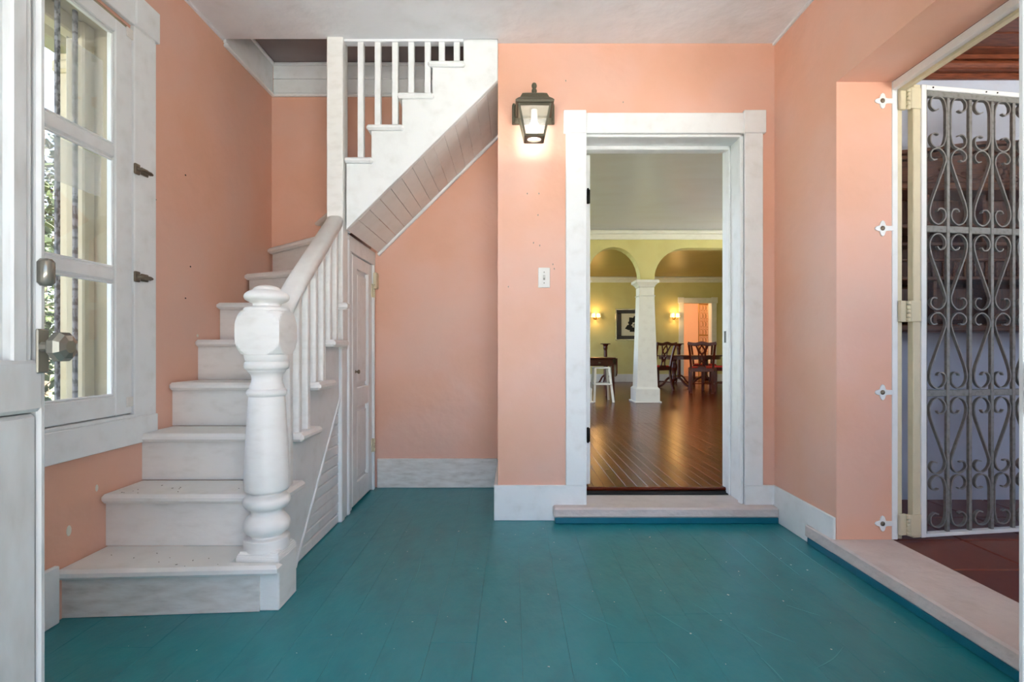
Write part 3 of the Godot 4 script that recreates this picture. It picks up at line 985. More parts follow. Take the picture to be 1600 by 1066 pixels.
func closet_door() -> void:
	var t := thing("door_2", "narrow white panelled closet door under the stairs", "door", Vector3.ZERO, 0, "", "structure")
	var w: Material = M.white
	# frame
	pb("corner_board", -0.965, XS + 0.012, 0.0, 1.60, -2.945, -3.00, w, t, 0.004)
	pb("stile", -0.965, XS + 0.004, 0.0, 1.60, -3.002, -3.068, w, t, 0.004)
	pb("stile", -0.965, XS + 0.014, 0.0, 1.58, -3.07, -3.10, w, t, 0.006)
	pb("stile", -0.965, XS - 0.002, 0.0, 1.56, -3.10, -3.178, w, t, 0.003)
	pb("stile", -0.965, XS + 0.014, 0.0, 1.52, -3.625, -3.655, w, t, 0.005)
	pb("stile", -0.965, XS + 0.002, 0.0, 1.52, -3.655, -3.70, w, t, 0.003)
	pb("header", -0.968, XS + 0.004, 1.522, 1.615, -3.10, -3.70, w, t, 0.003)
	# leaf
	var lf := Node3D.new()
	lf.name = "leaf"
	t.add_child(lf)
	pb("core", -0.968, XS - 0.018, 0.012, 1.515, -3.182, -3.62, M.white, lf, 0.002)
	pb("rail", -0.962, XS, 1.44, 1.513, -3.182, -3.62, M.white, lf, 0.003)
	pb("rail", -0.962, XS, 0.60, 0.715, -3.182, -3.62, M.white, lf, 0.003)
	pb("rail", -0.962, XS, 0.014, 0.14, -3.182, -3.62, M.white, lf, 0.003)
	pb("stile", -0.962, XS + 0.001, 0.014, 1.514, -3.182, -3.272, M.white, lf, 0.003)
	pb("stile", -0.962, XS + 0.001, 0.014, 1.514, -3.53, -3.62, M.white, lf, 0.003)
	for pnl in [[0.715, 1.44], [0.14, 0.60]]:
		var y0: float = pnl[0]
		var y1: float = pnl[1]
		var st := mk()
		bx(st, Vector3(XS - 0.014, (y0 + y1) * 0.5, -3.401), Vector3(0.016, y1 - y0 - 0.05, 0.2), 0.007)
		obj("panel", st, M.white, lf)
		for z in [-3.279, -3.523]:
			st = mk()
			bb(st, XS - 0.02, XS - 0.002, y0, y1, z - 0.007, z + 0.007, 0.005)
			obj("moulding", st, M.white, lf)
	var st2 := mk(true)
	lathe(st2, catmull(V2([0.0, 0.0, 0.010, 0.001, 0.005, 0.006, 0.006, 0.012, 0.012, 0.018, 0.011, 0.026, 0.0, 0.029]), 3), Vector3(XS + 0.001, 0.815, -3.235), 16, Basis(Vector3(0, 1, 0), Vector3(1, 0, 0), Vector3(0, 0, -1)))
	obj("knob", st2, M.brass, t)
	# box latch and hinges at the wall side
	pb("latch_box", XS, XS + 0.03, 1.36, 1.47, -3.625, -3.69, M.cream, t, 0.006)
	for y in [1.30, 0.26]:
		st2 = mk(true)
		for k in 3:
			tube(st2, Vector3(XS + 0.016, y + k * 0.03, -3.622), Vector3(XS + 0.016, y + k * 0.03 + 0.028, -3.622), 0.007, 8)
		bb(st2, XS, XS + 0.008, y, y + 0.09, -3.60, -3.645, 0.002)
		obj("hinge", st2, M.cream, t)

func inner_doorway() -> void:
	var t := thing("door_1", "white cased inner doorway opening on the yellow room", "doorway", Vector3.ZERO, 0, "", "structure")
	var w: Material = M.white
	pb("casing", 0.299, 0.414, 0.195, 2.152, -3.0, -2.98, w, t, 0.003)
	pb("casing", 1.291, 1.393, 0.195, 2.152, -3.0, -2.98, w, t, 0.003)
	pb("head_casing", 0.411, 1.294, 2.151, 2.264, -3.0, -2.981, w, t, 0.003)
	pb("corner_block", 0.287, 0.412, 2.151, 2.277, -3.0, -2.974, w, t, 0.003)
	pb("corner_block", 1.286, 1.408, 2.151, 2.277, -3.0, -2.974, w, t, 0.003)
	# jambs and stops
	pb("jamb", 0.395, 0.414, 0.086, 2.17, -2.99, -3.30, w, t, 0.002)
	pb("jamb", 1.291, 1.31, 0.086, 2.17, -2.99, -3.30, w, t, 0.002)
	pb("head_jamb", 0.395, 1.31, 2.151, 2.17, -2.99, -3.30, w, t, 0.002)
	pb("stop", 1.272, 1.291, 0.088, 2.151, -2.995, -3.03, w, t, 0.004)
	pb("stop", 1.279, 1.291, 0.088, 2.151, -3.17, -3.215, w, t, 0.004)
	pb("head_stop", 0.414, 1.291, 2.134, 2.151, -2.995, -3.03, w, t, 0.004)
	pb("head_stop", 0.414, 1.291, 2.128, 2.151, -3.17, -3.215, w, t, 0.004)
	pb("strike_plate", 1.286, 1.2912, 0.99, 1.06, -3.22, -3.262, M.dark_metal, t, 0.001)
	# the door leaf stands open inside the room; only its hinge edge shows
	pb("leaf", 0.438, 0.478, FL + 0.01, 2.14, -3.285, -4.14, w, t, 0.004)
	for y in [1.84, 0.385]:
		var st := mk(true)
		bb(st, 0.452, 0.476, y, y + 0.085, -3.276, -3.286, 0.001)
		tube(st, Vector3(0.462, y - 0.004, -3.272), Vector3(0.462, y + 0.09, -3.272), 0.006, 8)
		obj("hinge", st, M.dark_metal, t)

# ---------------------------------------------------------------- the casement window
func window() -> void:
	var t := thing("window_1", "white three-pane casement window with iron bars beside the stairs", "window", Vector3.ZERO, 0, "", "structure")
	var w: Material = M.white
	# casing
	pb("casing", XL, -1.571, 0.668, 2.30, -2.2375, -2.375, w, t, 0.003)
	pb("casing", XL, -1.571, 0.668, 2.30, -0.92, -1.05, w, t, 0.003)
	pb("head_casing", XL, -1.570, 2.30, 2.425, -0.92, -2.37, w, t, 0.003)
	pb("corner_block", XL, -1.563, 2.305, 2.44, -2.24, -2.39, w, t, 0.003)
	pb("apron", XL, -1.568, 0.556, 0.668, -0.90, -2.383, w, t, 0.003)
	pb("stool", -1.62, -1.572, 0.668, 0.682, -1.05, -2.245, w, t, 0.003)
	# lining of the wall opening
	pb("lining", -1.80, -1.592, 0.68, 2.29, -2.226, -2.242, M.cream_out, t, 0.002)
	pb("lining", -1.80, XL, 0.68, 2.29, -1.05, -1.065, M.cream_out, t, 0.002)
	pb("head_lining", -1.80, -1.592, 2.275, 2.29, -1.06, -2.23, M.cream_out, t, 0.002)
	pb("outer_sill", -1.86, -1.60, 0.66, 0.684, -1.05, -2.24, M.cream_out, t, 0.004)
	# outer frame strips
	pb("outer_stop", -1.80, -1.725, 0.684, 2.275, -2.165, -2.226, M.cream_out, t, 0.006)
	pb("outer_stop", -1.80, -1.74, 2.205, 2.275, -1.07, -2.20, M.cream_out, t, 0.006)
	# two casement leaves
	for k in 2:
		var z0 := -2.235 if k == 0 else -1.648
		var z1 := -1.652 if k == 0 else -1.068
		var sash := Node3D.new()
		sash.name = "sash"
		t.add_child(sash, true)
		var x0 := -1.617
		var x1 := -1.579
		pb("stile", x0, x1, 0.686, 2.272, z0, z0 + 0.093, w, sash, 0.004)
		pb("stile", x0, x1, 0.686, 2.272, z1, z1 - 0.07, w, sash, 0.004)
		pb("rail", x0, x1, 0.686, 0.766, z0 + 0.093, z1 - 0.07, w, sash, 0.004)
		pb("rail", x0, x1, 2.215, 2.272, z0 + 0.093, z1 - 0.07, w, sash, 0.004)
		pb("muntin", x0 + 0.003, x1 - 0.002, 1.22, 1.276, z0 + 0.093, z1 - 0.07, w, sash, 0.008)
		pb("muntin", x0 + 0.003, x1 - 0.002, 1.71, 1.766, z0 + 0.093, z1 - 0.07, w, sash, 0.008)
		for y in [[0.766, 1.22], [1.276, 1.71], [1.766, 2.215]]:
			pb("pane", -1.600, -1.597, y[0], y[1], z0 + 0.093, z1 - 0.07, M.glass, sash, 0.0)
			var st := mk()
			# putty bead round the pane
			bb(st, -1.596, -1.586, y[0], y[1], z0 + 0.093, z0 + 0.102, 0.003)
			bb(st, -1.596, -1.586, y[0], y[1], z1 - 0.079, z1 - 0.07, 0.003)
			bb(st, -1.596, -1.586, y[0], y[0] + 0.009, z0 + 0.093, z1 - 0.07, 0.003)
			bb(st, -1.596, -1.586, y[1] - 0.009, y[1], z0 + 0.093, z1 - 0.07, 0.003)
			obj("glazing_bead", st, w, sash)
		if k == 0:
			pb("plastic_film", -1.6035, -1.6015, 1.545, 1.70, z0 + 0.14, z1 - 0.08, M.film, sash, 0.0)
			pb("plastic_film", -1.6035, -1.6015, 1.78, 2.08, z0 + 0.13, z0 + 0.30, M.film, sash, 0.0)
	# catches on the casing
	for y in [1.705, 1.255]:
		var st := mk(true)
		bb(st, -1.573, -1.562, y - 0.022, y + 0.022, -2.232, -2.262, 0.003)
		tube(st, Vector3(-1.560, y, -2.235), Vector3(-1.556, y, -2.315), 0.009, 8)
		ball(st, Vector3(-1.556, y, -2.318), Vector3(0.007, 0.007, 0.014), 8)
		bb(st, -1.571, -1.563, y - 0.016, y + 0.016, -2.27, -2.315, 0.003)
		obj("catch", st, M.brass, t)
	for y in [2.255, 0.735]:
		var st := mk()
		bb(st, -1.580, -1.573, y - 0.02, y + 0.02, -2.20, -2.235, 0.002)
		obj("hinge", st, M.plate, t)
	# iron bars outside
	var g := thing("window_grille", "row of peeling iron security bars outside the casement window", "window bars")
	for k in 12:
		var z := -2.098 + k * 0.082
		if z > -1.09: break
		var st := mk()
		bb(st, -1.712, -1.698, 0.684, 2.275, z - 0.0085, z + 0.0085, 0.003)
		obj("bar", st, M.iron_bar, g)

# ---------------------------------------------------------------- the two open entrance leaves
func front_doors() -> void:
	for sd in [-1, 1]:
		var zf := -0.925 if sd < 0 else -0.853
		var t: Node3D
		if sd < 0:
			t = thing("door_3", "white entrance door leaf with a faceted knob, standing open at the frame edge", "door", Vector3.ZERO, 0, "", "structure")
		else:
			t = thing("door_4", "plain white edge of the other entrance door leaf beside the gate", "door", Vector3.ZERO, 0, "", "structure")
		var x := func(a: float) -> float: return sd * a
		var b := func(called: String, xa: float, xb: float, y0: float, y1: float, z0: float, z1: float, bev := 0.004) -> void:
			pb(called, minf(sd * xa, sd * xb), maxf(sd * xa, sd * xb), y0, y1, z0, z1, M.door_paint, t, bev)
		b.call("core", 0.848, 0.818, 0.012, 2.38, 0.04, zf + 0.004)
		b.call("edge_bead", 0.849, 0.80, 0.012, 2.38, zf, zf + 0.016, 0.005)
		b.call("moulding", 0.83, 0.806, 0.93, 2.30, zf + 0.020, zf + 0.030, 0.004)
		b.call("stile", 0.83, 0.802, 0.93, 2.30, zf + 0.034, zf + 0.062, 0.003)
		b.call("stile", 0.83, 0.802, 0.012, 0.845, zf + 0.016, zf + 0.10, 0.006)
		b.call("rail", 0.83, 0.797, 0.848, 0.935, zf + 0.010, -0.02, 0.006)
		b.call("rail", 0.83, 0.80, 2.26, 2.38, zf + 0.016, -0.02, 0.006)
		b.call("rail", 0.83, 0.80, 0.012, 0.24, zf + 0.10, -0.02, 0.006)
		b.call("stile", 0.83, 0.80, 0.012, 2.38, -0.02, -0.13, 0.006)
		b.call("panel", 0.83, 0.812, 1.0, 2.2, zf + 0.13, -0.19, 0.01)
		b.call("panel", 0.83, 0.812, 0.30, 0.79, zf + 0.16, -0.19, 0.01)
		if sd < 0:
			var ax := Basis(Vector3(0, 1, 0), Vector3(1, 0, 0), Vector3(0, 0, -1))
			var st := mk()
			bx(st, Vector3(-0.797, 0.95, zf + 0.013), Vector3(0.005, 0.075, 0.024), 0.002)
			obj("escutcheon", st, M.knob, t)
			st = mk()
			lathe(st, V2([0.010, 0.0, 0.0085, 0.012, 0.011, 0.020, 0.021, 0.023, 0.0265, 0.029, 0.0265, 0.039, 0.021, 0.046, 0.011, 0.050, 0.0, 0.050]), Vector3(-0.797, 0.957, zf + 0.014), 8, ax, PI / 8)
			obj("knob", st, M.knob, t)
			st = mk(true)
			bx(st, Vector3(-0.788, 1.083, zf + 0.016), Vector3(0.024, 0.046, 0.022), 0.006)
			obj("night_latch", st, M.knob, t)

# ---------------------------------------------------------------- gate and its frame
func gate_opening() -> void:
	var t := thing("trim_8", "white steel gate frame with fleur lugs in the deep opening", "gate frame", Vector3.ZERO, 0, "", "structure")
	pb("jamb", 1.716, 1.742, 0.092, 2.159, -2.426, -2.468, M.white, t, 0.002)
	pb("stop", 1.742, 1.768, 0.092, 2.13, -2.436, -2.468, M.cream, t, 0.002)
	pb("head", 1.716, 1.742, 2.124, 2.159, -1.30, -2.426, M.white, t, 0.002)
	pb("head_stop", 1.742, 1.768, 2.112, 2.159, -1.30, -2.426, M.cream, t, 0.002)
	pb("jamb", 1.716, 1.742, 0.092, 2.159, -1.30, -1.342, M.white, t, 0.002)
	var lobes := PackedVector2Array()
	for k in 24:
		var a := TAU * k / 24.0
		var r := 0.019 + 0.017 * pow(absf(cos(a * 2.0)), 2.0)
		lobes.append(Vector2(cos(a) * r, sin(a) * r))
	for y in [2.072, 1.497, 0.757, 0.165]:
		var st := mk()
		prism(st, lobes, Vector3(1.672, y, -2.428), Vector3.RIGHT, Vector3.UP, Vector3(0, 0, 0.006), 0.0015)
		bb(st, 1.69, 1.722, y - 0.011, y + 0.011, -2.428, -2.4225, 0.0015)
		var lug := obj("lug", st, M.white, t)
		st = mk(true)
		ball(st, Vector3(1.670, y, -2.4215), Vector3(0.011, 0.011, 0.005), 10)
		obj("bolt", st, M.brass, lug)
	# gate leaf, in its own frame: +x along the leaf from the hinge axis
	var g := thing("security_gate", "grey wrought iron scroll gate swung open into the next room", "gate", Vector3(1.778, 0, -2.42), atan2(0.151, 0.9885))
	var y0 := 0.104
	var y1 := 2.142
	var W := 0.093 + 8 * 0.1175
	pb("hinge_stile", 0.021, 0.059, y0, y1, -0.02, 0.012, M.cream, g, 0.003)
	pb("channel", 0.060, 0.0855, y0, y1, -0.02, 0.016, M.white, g, 0.002)
	pb("channel", W + 0.0, W + 0.026, y0, y1, -0.02, 0.016, M.white, g, 0.002)
	pb("channel", 0.0855, W, y0, y0 + 0.016, -0.02, 0.014, M.white, g, 0.002)
	pb("channel", 0.0855, W, y1 - 0.02, y1, -0.02, 0.014, M.white, g, 0.002)
	pb("frame_bar", 0.0855, 0.098, y0 + 0.016, y1 - 0.02, -0.016, 0.008, M.iron, g, 0.002)
	pb("frame_bar", W - 0.012, W, y0 + 0.016, y1 - 0.02, -0.016, 0.008, M.iron, g, 0.002)
	pb("frame_bar", 0.098, W - 0.012, y1 - 0.046, y1 - 0.02, -0.016, 0.008, M.iron, g, 0.002)
	pb("insect_screen", 0.09, W - 0.005, y0 + 0.01, y1 - 0.03, -0.0215, -0.0205, M.screen, g, 0.0)
	for y in [1.498, 0.752]:
		pb("cross_bar", 0.098, W - 0.012, y - 0.015, y + 0.015, -0.012, 0.002, M.iron, g, 0.002)
	for k in range(1, 8):
		var x := 0.093 + k * 0.1175
		pb("bar", x - 0.008, x + 0.008, y0 + 0.016, y1 - 0.046, -0.010, 0.006, M.iron, g, 0.002)
	# scrolls: u away from the bar they are riveted to, v away from their cross bar
	var S := [0.050, 0.062, 0.040, 0.074, 0.022, 0.074, 0.008, 0.058, 0.010, 0.030, 0.030, 0.008, 0.052, 0.004, 0.076, 0.018, 0.090, 0.050, 0.084, 0.092, 0.066, 0.140, 0.030, 0.226, 0.010, 0.278, 0.006, 0.300, 0.014, 0.326, 0.038, 0.346, 0.064, 0.344, 0.084, 0.326, 0.084, 0.306, 0.070, 0.294, 0.052, 0.298]
	var C := [0.044, 0.060, 0.064, 0.066, 0.084, 0.050, 0.084, 0.024, 0.068, 0.006, 0.044, 0.002, 0.018, 0.016, 0.005, 0.056, 0.004, 0.09, 0.004, 0.146, 0.005, 0.18, 0.018, 0.220, 0.044, 0.234, 0.068, 0.230, 0.084, 0.212, 0.084, 0.186, 0.064, 0.170, 0.044, 0.176]
	var cs := PV([-0.0028, -0.007, 0.0028, -0.007, 0.0028, 0.007, -0.0028, 0.007])
	var made := {}
	for key in ["S", "C"]:
		for su in [-1, 1]:
			for sv in [-1, 1]:
				var src: Array = S if key == "S" else C
				var pts := []
				for i in range(0, src.size(), 2):
					pts.append(Vector3(src[i] * su, src[i + 1] * sv, 0))
				var st := mk()
				sweep(st, catmull(pts, 4), cs, Vector3(0, 0, 1))
				made[[key, su, sv]] = fin(st)
	for k in 8:
		var odd := k % 2 == 0
		var bar := 0.093 + (k + 1 if odd else k) * 0.1175
		var su := -1 if odd else 1
		var xx := bar + su * 0.008
		for e in [["C", 1.866, 1], ["S", 1.516, 1], ["S", 1.480, -1], ["S", 0.770, 1], ["S", 0.734, -1], ["C", 0.142, 1]]:
			var o := obj("scroll", made[[e[0], su, e[2]]], M.iron, g)
			o.position = Vector3(xx, e[1], 0.0)
	# hinges between the jamb and the leaf
	for y in [2.03, 1.075, 0.115]:
		var st := mk()
		bb(st, -0.036, -0.004, y, y + 0.095, -0.012, 0.004, 0.002)
		bb(st, 0.004, 0.056, y, y + 0.095, 0.012, 0.018, 0.002)
		var hp := obj("hinge", st, M.cream, g)
		st = mk(true)
		for k in 5:
			tube(st, Vector3(0, y + k * 0.019, 0.008), Vector3(0, y + k * 0.019 + 0.0175, 0.008), 0.0085, 10)
		obj("barrel", st, M.cream, hp)
	for x in [0.12, 0.40, 0.46]:
		var st := mk(true)
		ball(st, Vector3(x, y1 - 0.010, 0.015), Vector3(0.004, 0.004, 0.003), 8)
		obj("rivet", st, M.dark_metal, g)

# ---------------------------------------------------------------- carved cabinet behind the gate
func hutch() -> void:
	var t := thing("wall_cabinet", "carved brown wooden hanging cabinet with arched crest behind the gate", "cabinet", Vector3(2.6, 1.056, -3.108))
	var m: Material = M.hutch
	var hw := 0.62
	pb("back_panel", -hw, hw, 0.0, 0.80, 0.0, 0.02, M.hutch_panel, t)
	pb("side_panel", -hw, -hw + 0.025, 0.0, 0.80, 0.0, 0.235, m, t)
	pb("side_panel", hw - 0.025, hw, 0.0, 0.80, 0.0, 0.235, m, t)
	pb("bottom_board", -hw - 0.02, hw + 0.02, -0.012, 0.028, 0.0, 0.26, m, t, 0.008)
	pb("shelf", -hw + 0.025, hw - 0.025, 0.545, 0.57, 0.02, 0.225, m, t, 0.004)
	pb("shelf", -hw + 0.025, hw - 0.025, 0.265, 0.285, 0.02, 0.235, m, t, 0.004)
	pb("shelf", -hw + 0.025, hw - 0.025, 0.465, 0.485, 0.02, 0.15, m, t, 0.004)
	for x in [-0.31, 0.0, 0.31]:
		pb("divider", x - 0.010, x + 0.010, 0.485, 0.76, 0.02, 0.15, m, t)
		pb("divider", x - 0.010, x + 0.010, 0.028, 0.265, 0.02, 0.20, m, t)
	for k in 4:
		var x := -0.455 + k * 0.305
		pb("panel", x - 0.125, x + 0.125, 0.05, 0.24, 0.02, 0.12, M.hutch_panel, t, 0.01)
		pb("panel", x - 0.125, x + 0.125, 0.585, 0.745, 0.02, 0.05, M.hutch_panel, t, 0.01)
	# spindle gallery
	var gl := Node3D.new()
	gl.name = "gallery"
	t.add_child(gl)
	pb("rail", -hw + 0.02, hw - 0.02, 0.365, 0.382, 0.21, 0.235, m, gl, 0.004)
	for k in 21:
		var x := -0.57 + k * 0.057
		var st := mk(true)
		lathe(st, V2([0.005, 0.285, 0.009, 0.30, 0.005, 0.312, 0.009, 0.325, 0.005, 0.34, 0.008, 0.355, 0.005, 0.366]), Vector3(x, 0, 0.222), 8)
		obj("spindle", st, m, gl)
	# cornice and arched crest
	pb("frieze", -hw - 0.005, hw + 0.005, 0.745, 0.79, 0.0, 0.245, m, t, 0.008)
	var ar := [hw + 0.01, 0.78, -hw - 0.01, 0.78]
	for k in 21:
		var u := -1.0 + k / 10.0
		ar.append_array([u * (hw + 0.01), 0.905 + 0.055 * cos(u * PI * 0.5) ** 2])
	ar.reverse()
	var pa := PackedVector2Array()
	for i in range(0, ar.size(), 2):
		pa.append(Vector2(ar[i + 1], ar[i]))
	var st2 := mk()
	prism(st2, pa, Vector3.ZERO, Vector3.RIGHT, Vector3.UP, Vector3(0, 0, 0.23), 0.006)
	obj("crest", st2, m, t)
	for lay in [[0.905, 0.022, 0.262], [0.93, 0.018, 0.285]]:
		var pts := []
		for k in 21:
			var u := -1.0 + k / 10.0
			pts.append(Vector3(u * (hw + 0.02), lay[0] + 0.055 * cos(u * PI * 0.5) ** 2, lay[2] * 0.5))
		st2 = mk()
		sweep(st2, pts, PV([-lay[2] * 0.5, -lay[1] * 0.5, lay[2] * 0.5, -lay[1] * 0.5, lay[2] * 0.5, lay[1] * 0.5, -lay[2] * 0.5, lay[1] * 0.5]), Vector3.UP)
		obj("cornice", st2, m, t)
	# carving: central rosette and leaf sprays
	var cv := Node3D.new()
	cv.name = "carving"
	t.add_child(cv)
	st2 = mk(true)
	ball(st2, Vector3(0, 0.845, 0.235), Vector3(0.022, 0.022, 0.016), 12)
	for k in 8:
		var a := TAU * k / 8.0
		ball(st2, Vector3(cos(a) * 0.036, 0.845 + sin(a) * 0.036, 0.233), Vector3(0.016, 0.016, 0.010), 8)
	obj("rosette", st2, m, cv)
	for sgn in [-1, 1]:
		st2 = mk(true)
		var pts := []
		for k in 8:
			pts.append(Vector3(sgn * (0.06 + k * 0.06), 0.835 - 0.022 * sin(k * 1.3) - 0.004 * k, 0.233))
		sweep(st2, catmull(pts, 3), circ(0.006, 6), Vector3(0, 0, 1))
		for k in 8:
			ball(st2, pts[k] + Vector3(0, 0.018 * (1 if k % 2 == 0 else -1), 0), Vector3(0.022, 0.013, 0.009), 8)
		obj("leaf_spray", st2, m, cv)

# ---------------------------------------------------------------- lantern and switch
func lantern() -> void:
	var t := thing("wall_lantern", "dark metal four-sided wall lantern with lit bulb beside the doorway", "lantern", Vector3(0.118, 2.07, -2.862))
	var m: Material = M.lantern
	# square frustum helper by lathe with four sides
	var T := PI / 4
	var r2 := sqrt(2.0)
	var st := mk()
	lathe(st, V2([0.0, 0.155, 0.098 * r2, 0.156, 0.100 * r2, 0.166, 0.090 * r2, 0.178, 0.074 * r2, 0.192, 0.073 * r2, 0.196, 0.064 * r2, 0.215, 0.045 * r2, 0.226, 0.022 * r2, 0.231, 0.0, 0.232]), Vector3.ZERO, 4, Basis(), T)
	obj("roof", st, m, t)
	st = mk(true)
	lathe(st, catmull(V2([0.016, 0.229, 0.012, 0.238, 0.010, 0.243, 0.013, 0.250, 0.013, 0.262, 0.009, 0.268, 0.012, 0.275, 0.014, 0.284, 0.010, 0.296, 0.0, 0.300]), 3), Vector3.ZERO, 14)
	obj("finial", st, m, t)
	# corner bars and rims of the tapering cage
	var top := 0.082
	var bot := 0.049
	st = mk()
	for k in 4:
		var a := Vector3(1 if k % 2 == 0 else -1, 0, 1 if k < 2 else -1)
		sweep(st, [a * bot, a * top + Vector3(0, 0.156, 0)], PV([-0.005, -0.005, 0.005, -0.005, 0.005, 0.005, -0.005, 0.005]), Vector3(0, 0, 1))
	for e in [[0.003, bot, 0.007], [0.150, top - 0.002, 0.008]]:
		for k in 4:
			var b := Basis(Vector3.UP, k * PI / 2)
			bx(st, b * Vector3(0, 0, e[1]) + Vector3(0, e[0], 0), Vector3(e[1] * 2, e[2] * 2, 0.009), 0.001, b)
	obj("cage", st, m, t)
	# bottom plate with a round hole
	st = mk()
	for k in 24:
		var a0 := TAU * k / 24.0
		var a1 := TAU * (k + 1) / 24.0
		var c0 := Vector3(cos(a0), 0, sin(a0))
		var c1 := Vector3(cos(a1), 0, sin(a1))
		var o0 := c0 / maxf(absf(c0.x), absf(c0.z)) * bot
		var o1 := c1 / maxf(absf(c1.x), absf(c1.z)) * bot
		for y in [-0.004, 0.0]:
			quad(st, c0 * 0.037 + Vector3(0, y, 0), c1 * 0.037 + Vector3(0, y, 0), o1 + Vector3(0, y, 0), o0 + Vector3(0, y, 0), Vector3(0, -1 if y < 0 else 1, 0))
		quad(st, c0 * 0.037, c1 * 0.037, c1 * 0.037 - Vector3(0, 0.004, 0), c0 * 0.037 - Vector3(0, 0.004, 0), -c0)
	obj("bottom_plate", st, m, t)
	for k in 4:
		var b := Basis(Vector3.UP, k * PI / 2)
		st = mk()
		var p0 := b * Vector3(-bot + 0.004, 0.008, bot - 0.001)
		var p1 := b * Vector3(bot - 0.004, 0.008, bot - 0.001)
		var p2 := b * Vector3(top - 0.006, 0.146, top - 0.003)
		var p3 := b * Vector3(-top + 0.006, 0.146, top - 0.003)
		quad(st, p0, p1, p2, p3, b * Vector3(0, 0, 1))
		var ins := b * Vector3(0, 0, -0.002)
		quad(st, p0 + ins, p1 + ins, p2 + ins, p3 + ins, b * Vector3(0, 0, -1))
		obj("pane", st, M.glass, t)
	# wall plate and bracket behind it
	st = mk()
	bx(st, Vector3(0, 0.185, -0.128), Vector3(0.235, 0.11, 0.018), 0.004)
	bx(st, Vector3(0, 0.168, -0.10), Vector3(0.05, 0.03, 0.06), 0.004)
	for s in [-1, 1]:
		bx(st, Vector3(s * 0.108, 0.185, -0.112), Vector3(0.014, 0.11, 0.018), 0.004)
	obj("wall_plate", st, m, t)
	st = mk(true)
	lathe(st, V2([0.016, 0.10, 0.017, 0.115, 0.017, 0.155]), Vector3.ZERO, 14)
	obj("socket", st, M.plate, t)
	st = mk(true)
	lathe(st, catmull(V2([0.0, 0.028, 0.018, 0.033, 0.028, 0.048, 0.029, 0.064, 0.022, 0.082, 0.014, 0.095, 0.013, 0.104]), 3), Vector3.ZERO, 18)
	obj("bulb", st, M.bulb, t)
	var l := OmniLight3D.new()
	l.name = "bulb_light"
	l.light_color = Color(1.0, 0.97, 0.96)
	l.light_energy = 0.0065
	l.light_size = 0.028
	l.shadow_enabled = true
	l.omni_range = 10
	l.omni_attenuation = 2.0
	l.position = Vector3(0, 0.06, 0)
	t.add_child(l, true)

func switch_plate() -> void:
	var t := thing("light_switch", "white toggle light switch plate on the pink wall below the lantern", "light switch", Vector3(0.179, 1.35, -3.0))
	pb("plate", -0.033, 0.033, -0.056, 0.056, 0.0, 0.006, M.plate, t, 0.003)
	pb("slot", -0.0055, 0.0055, -0.013, 0.013, 0.005, 0.0068, M.plate_hole, t, 0.0)
	var st := mk()
	bx(st, Vector3(0, 0.003, 0.011), Vector3(0.008, 0.010, 0.016), 0.002, Basis(Vector3.RIGHT, -0.5))
	obj("toggle", st, M.plate, t)
	for y in [-0.03, 0.03]:
		st = mk(true)
		ball(st, Vector3(0, y, 0.006), Vector3(0.0035, 0.0035, 0.0015), 8)
		obj("screw", st, M.plate_hole, t)

# ---------------------------------------------------------------- things in the rooms beyond
func column(at: Vector3, label: String) -> void:
	var t := thing("column", label, "column", at)
	var m: Material = M.trim_white
	var st := mk()
	bx(st, Vector3(0, 0.012, 0), Vector3(0.42, 0.024, 0.42), 0.006)
	bx(st, Vector3(0, 0.12, 0), Vector3(0.375, 0.20, 0.375), 0.008)
	obj("base", st, m, t)
	st = mk()
	lathe(st, V2([0.0, 0.2, 0.187 * 1.4142, 0.215, 0.158 * 1.4142, 0.245, 0.118 * 1.4142, 1.66, 0.0, 1.66]), Vector3.ZERO, 4, Basis(), PI / 4)
	obj("shaft", st, m, t)
	st = mk()
	bx(st, Vector3(0, 1.665, 0), Vector3(0.262, 0.018, 0.262), 0.005)
	bx(st, Vector3(0, 1.73, 0), Vector3(0.232, 0.13, 0.232), 0.004)
	lathe(st, V2([0.0, 1.79, 0.120 * 1.4142, 1.80, 0.135 * 1.4142, 1.83, 0.165 * 1.4142, 1.86, 0.0, 1.86]), Vector3.ZERO, 4, Basis(), PI / 4)
	bx(st, Vector3(0, 1.885, 0), Vector3(0.36, 0.05, 0.36), 0.008)
	obj("capital", st, m, t)

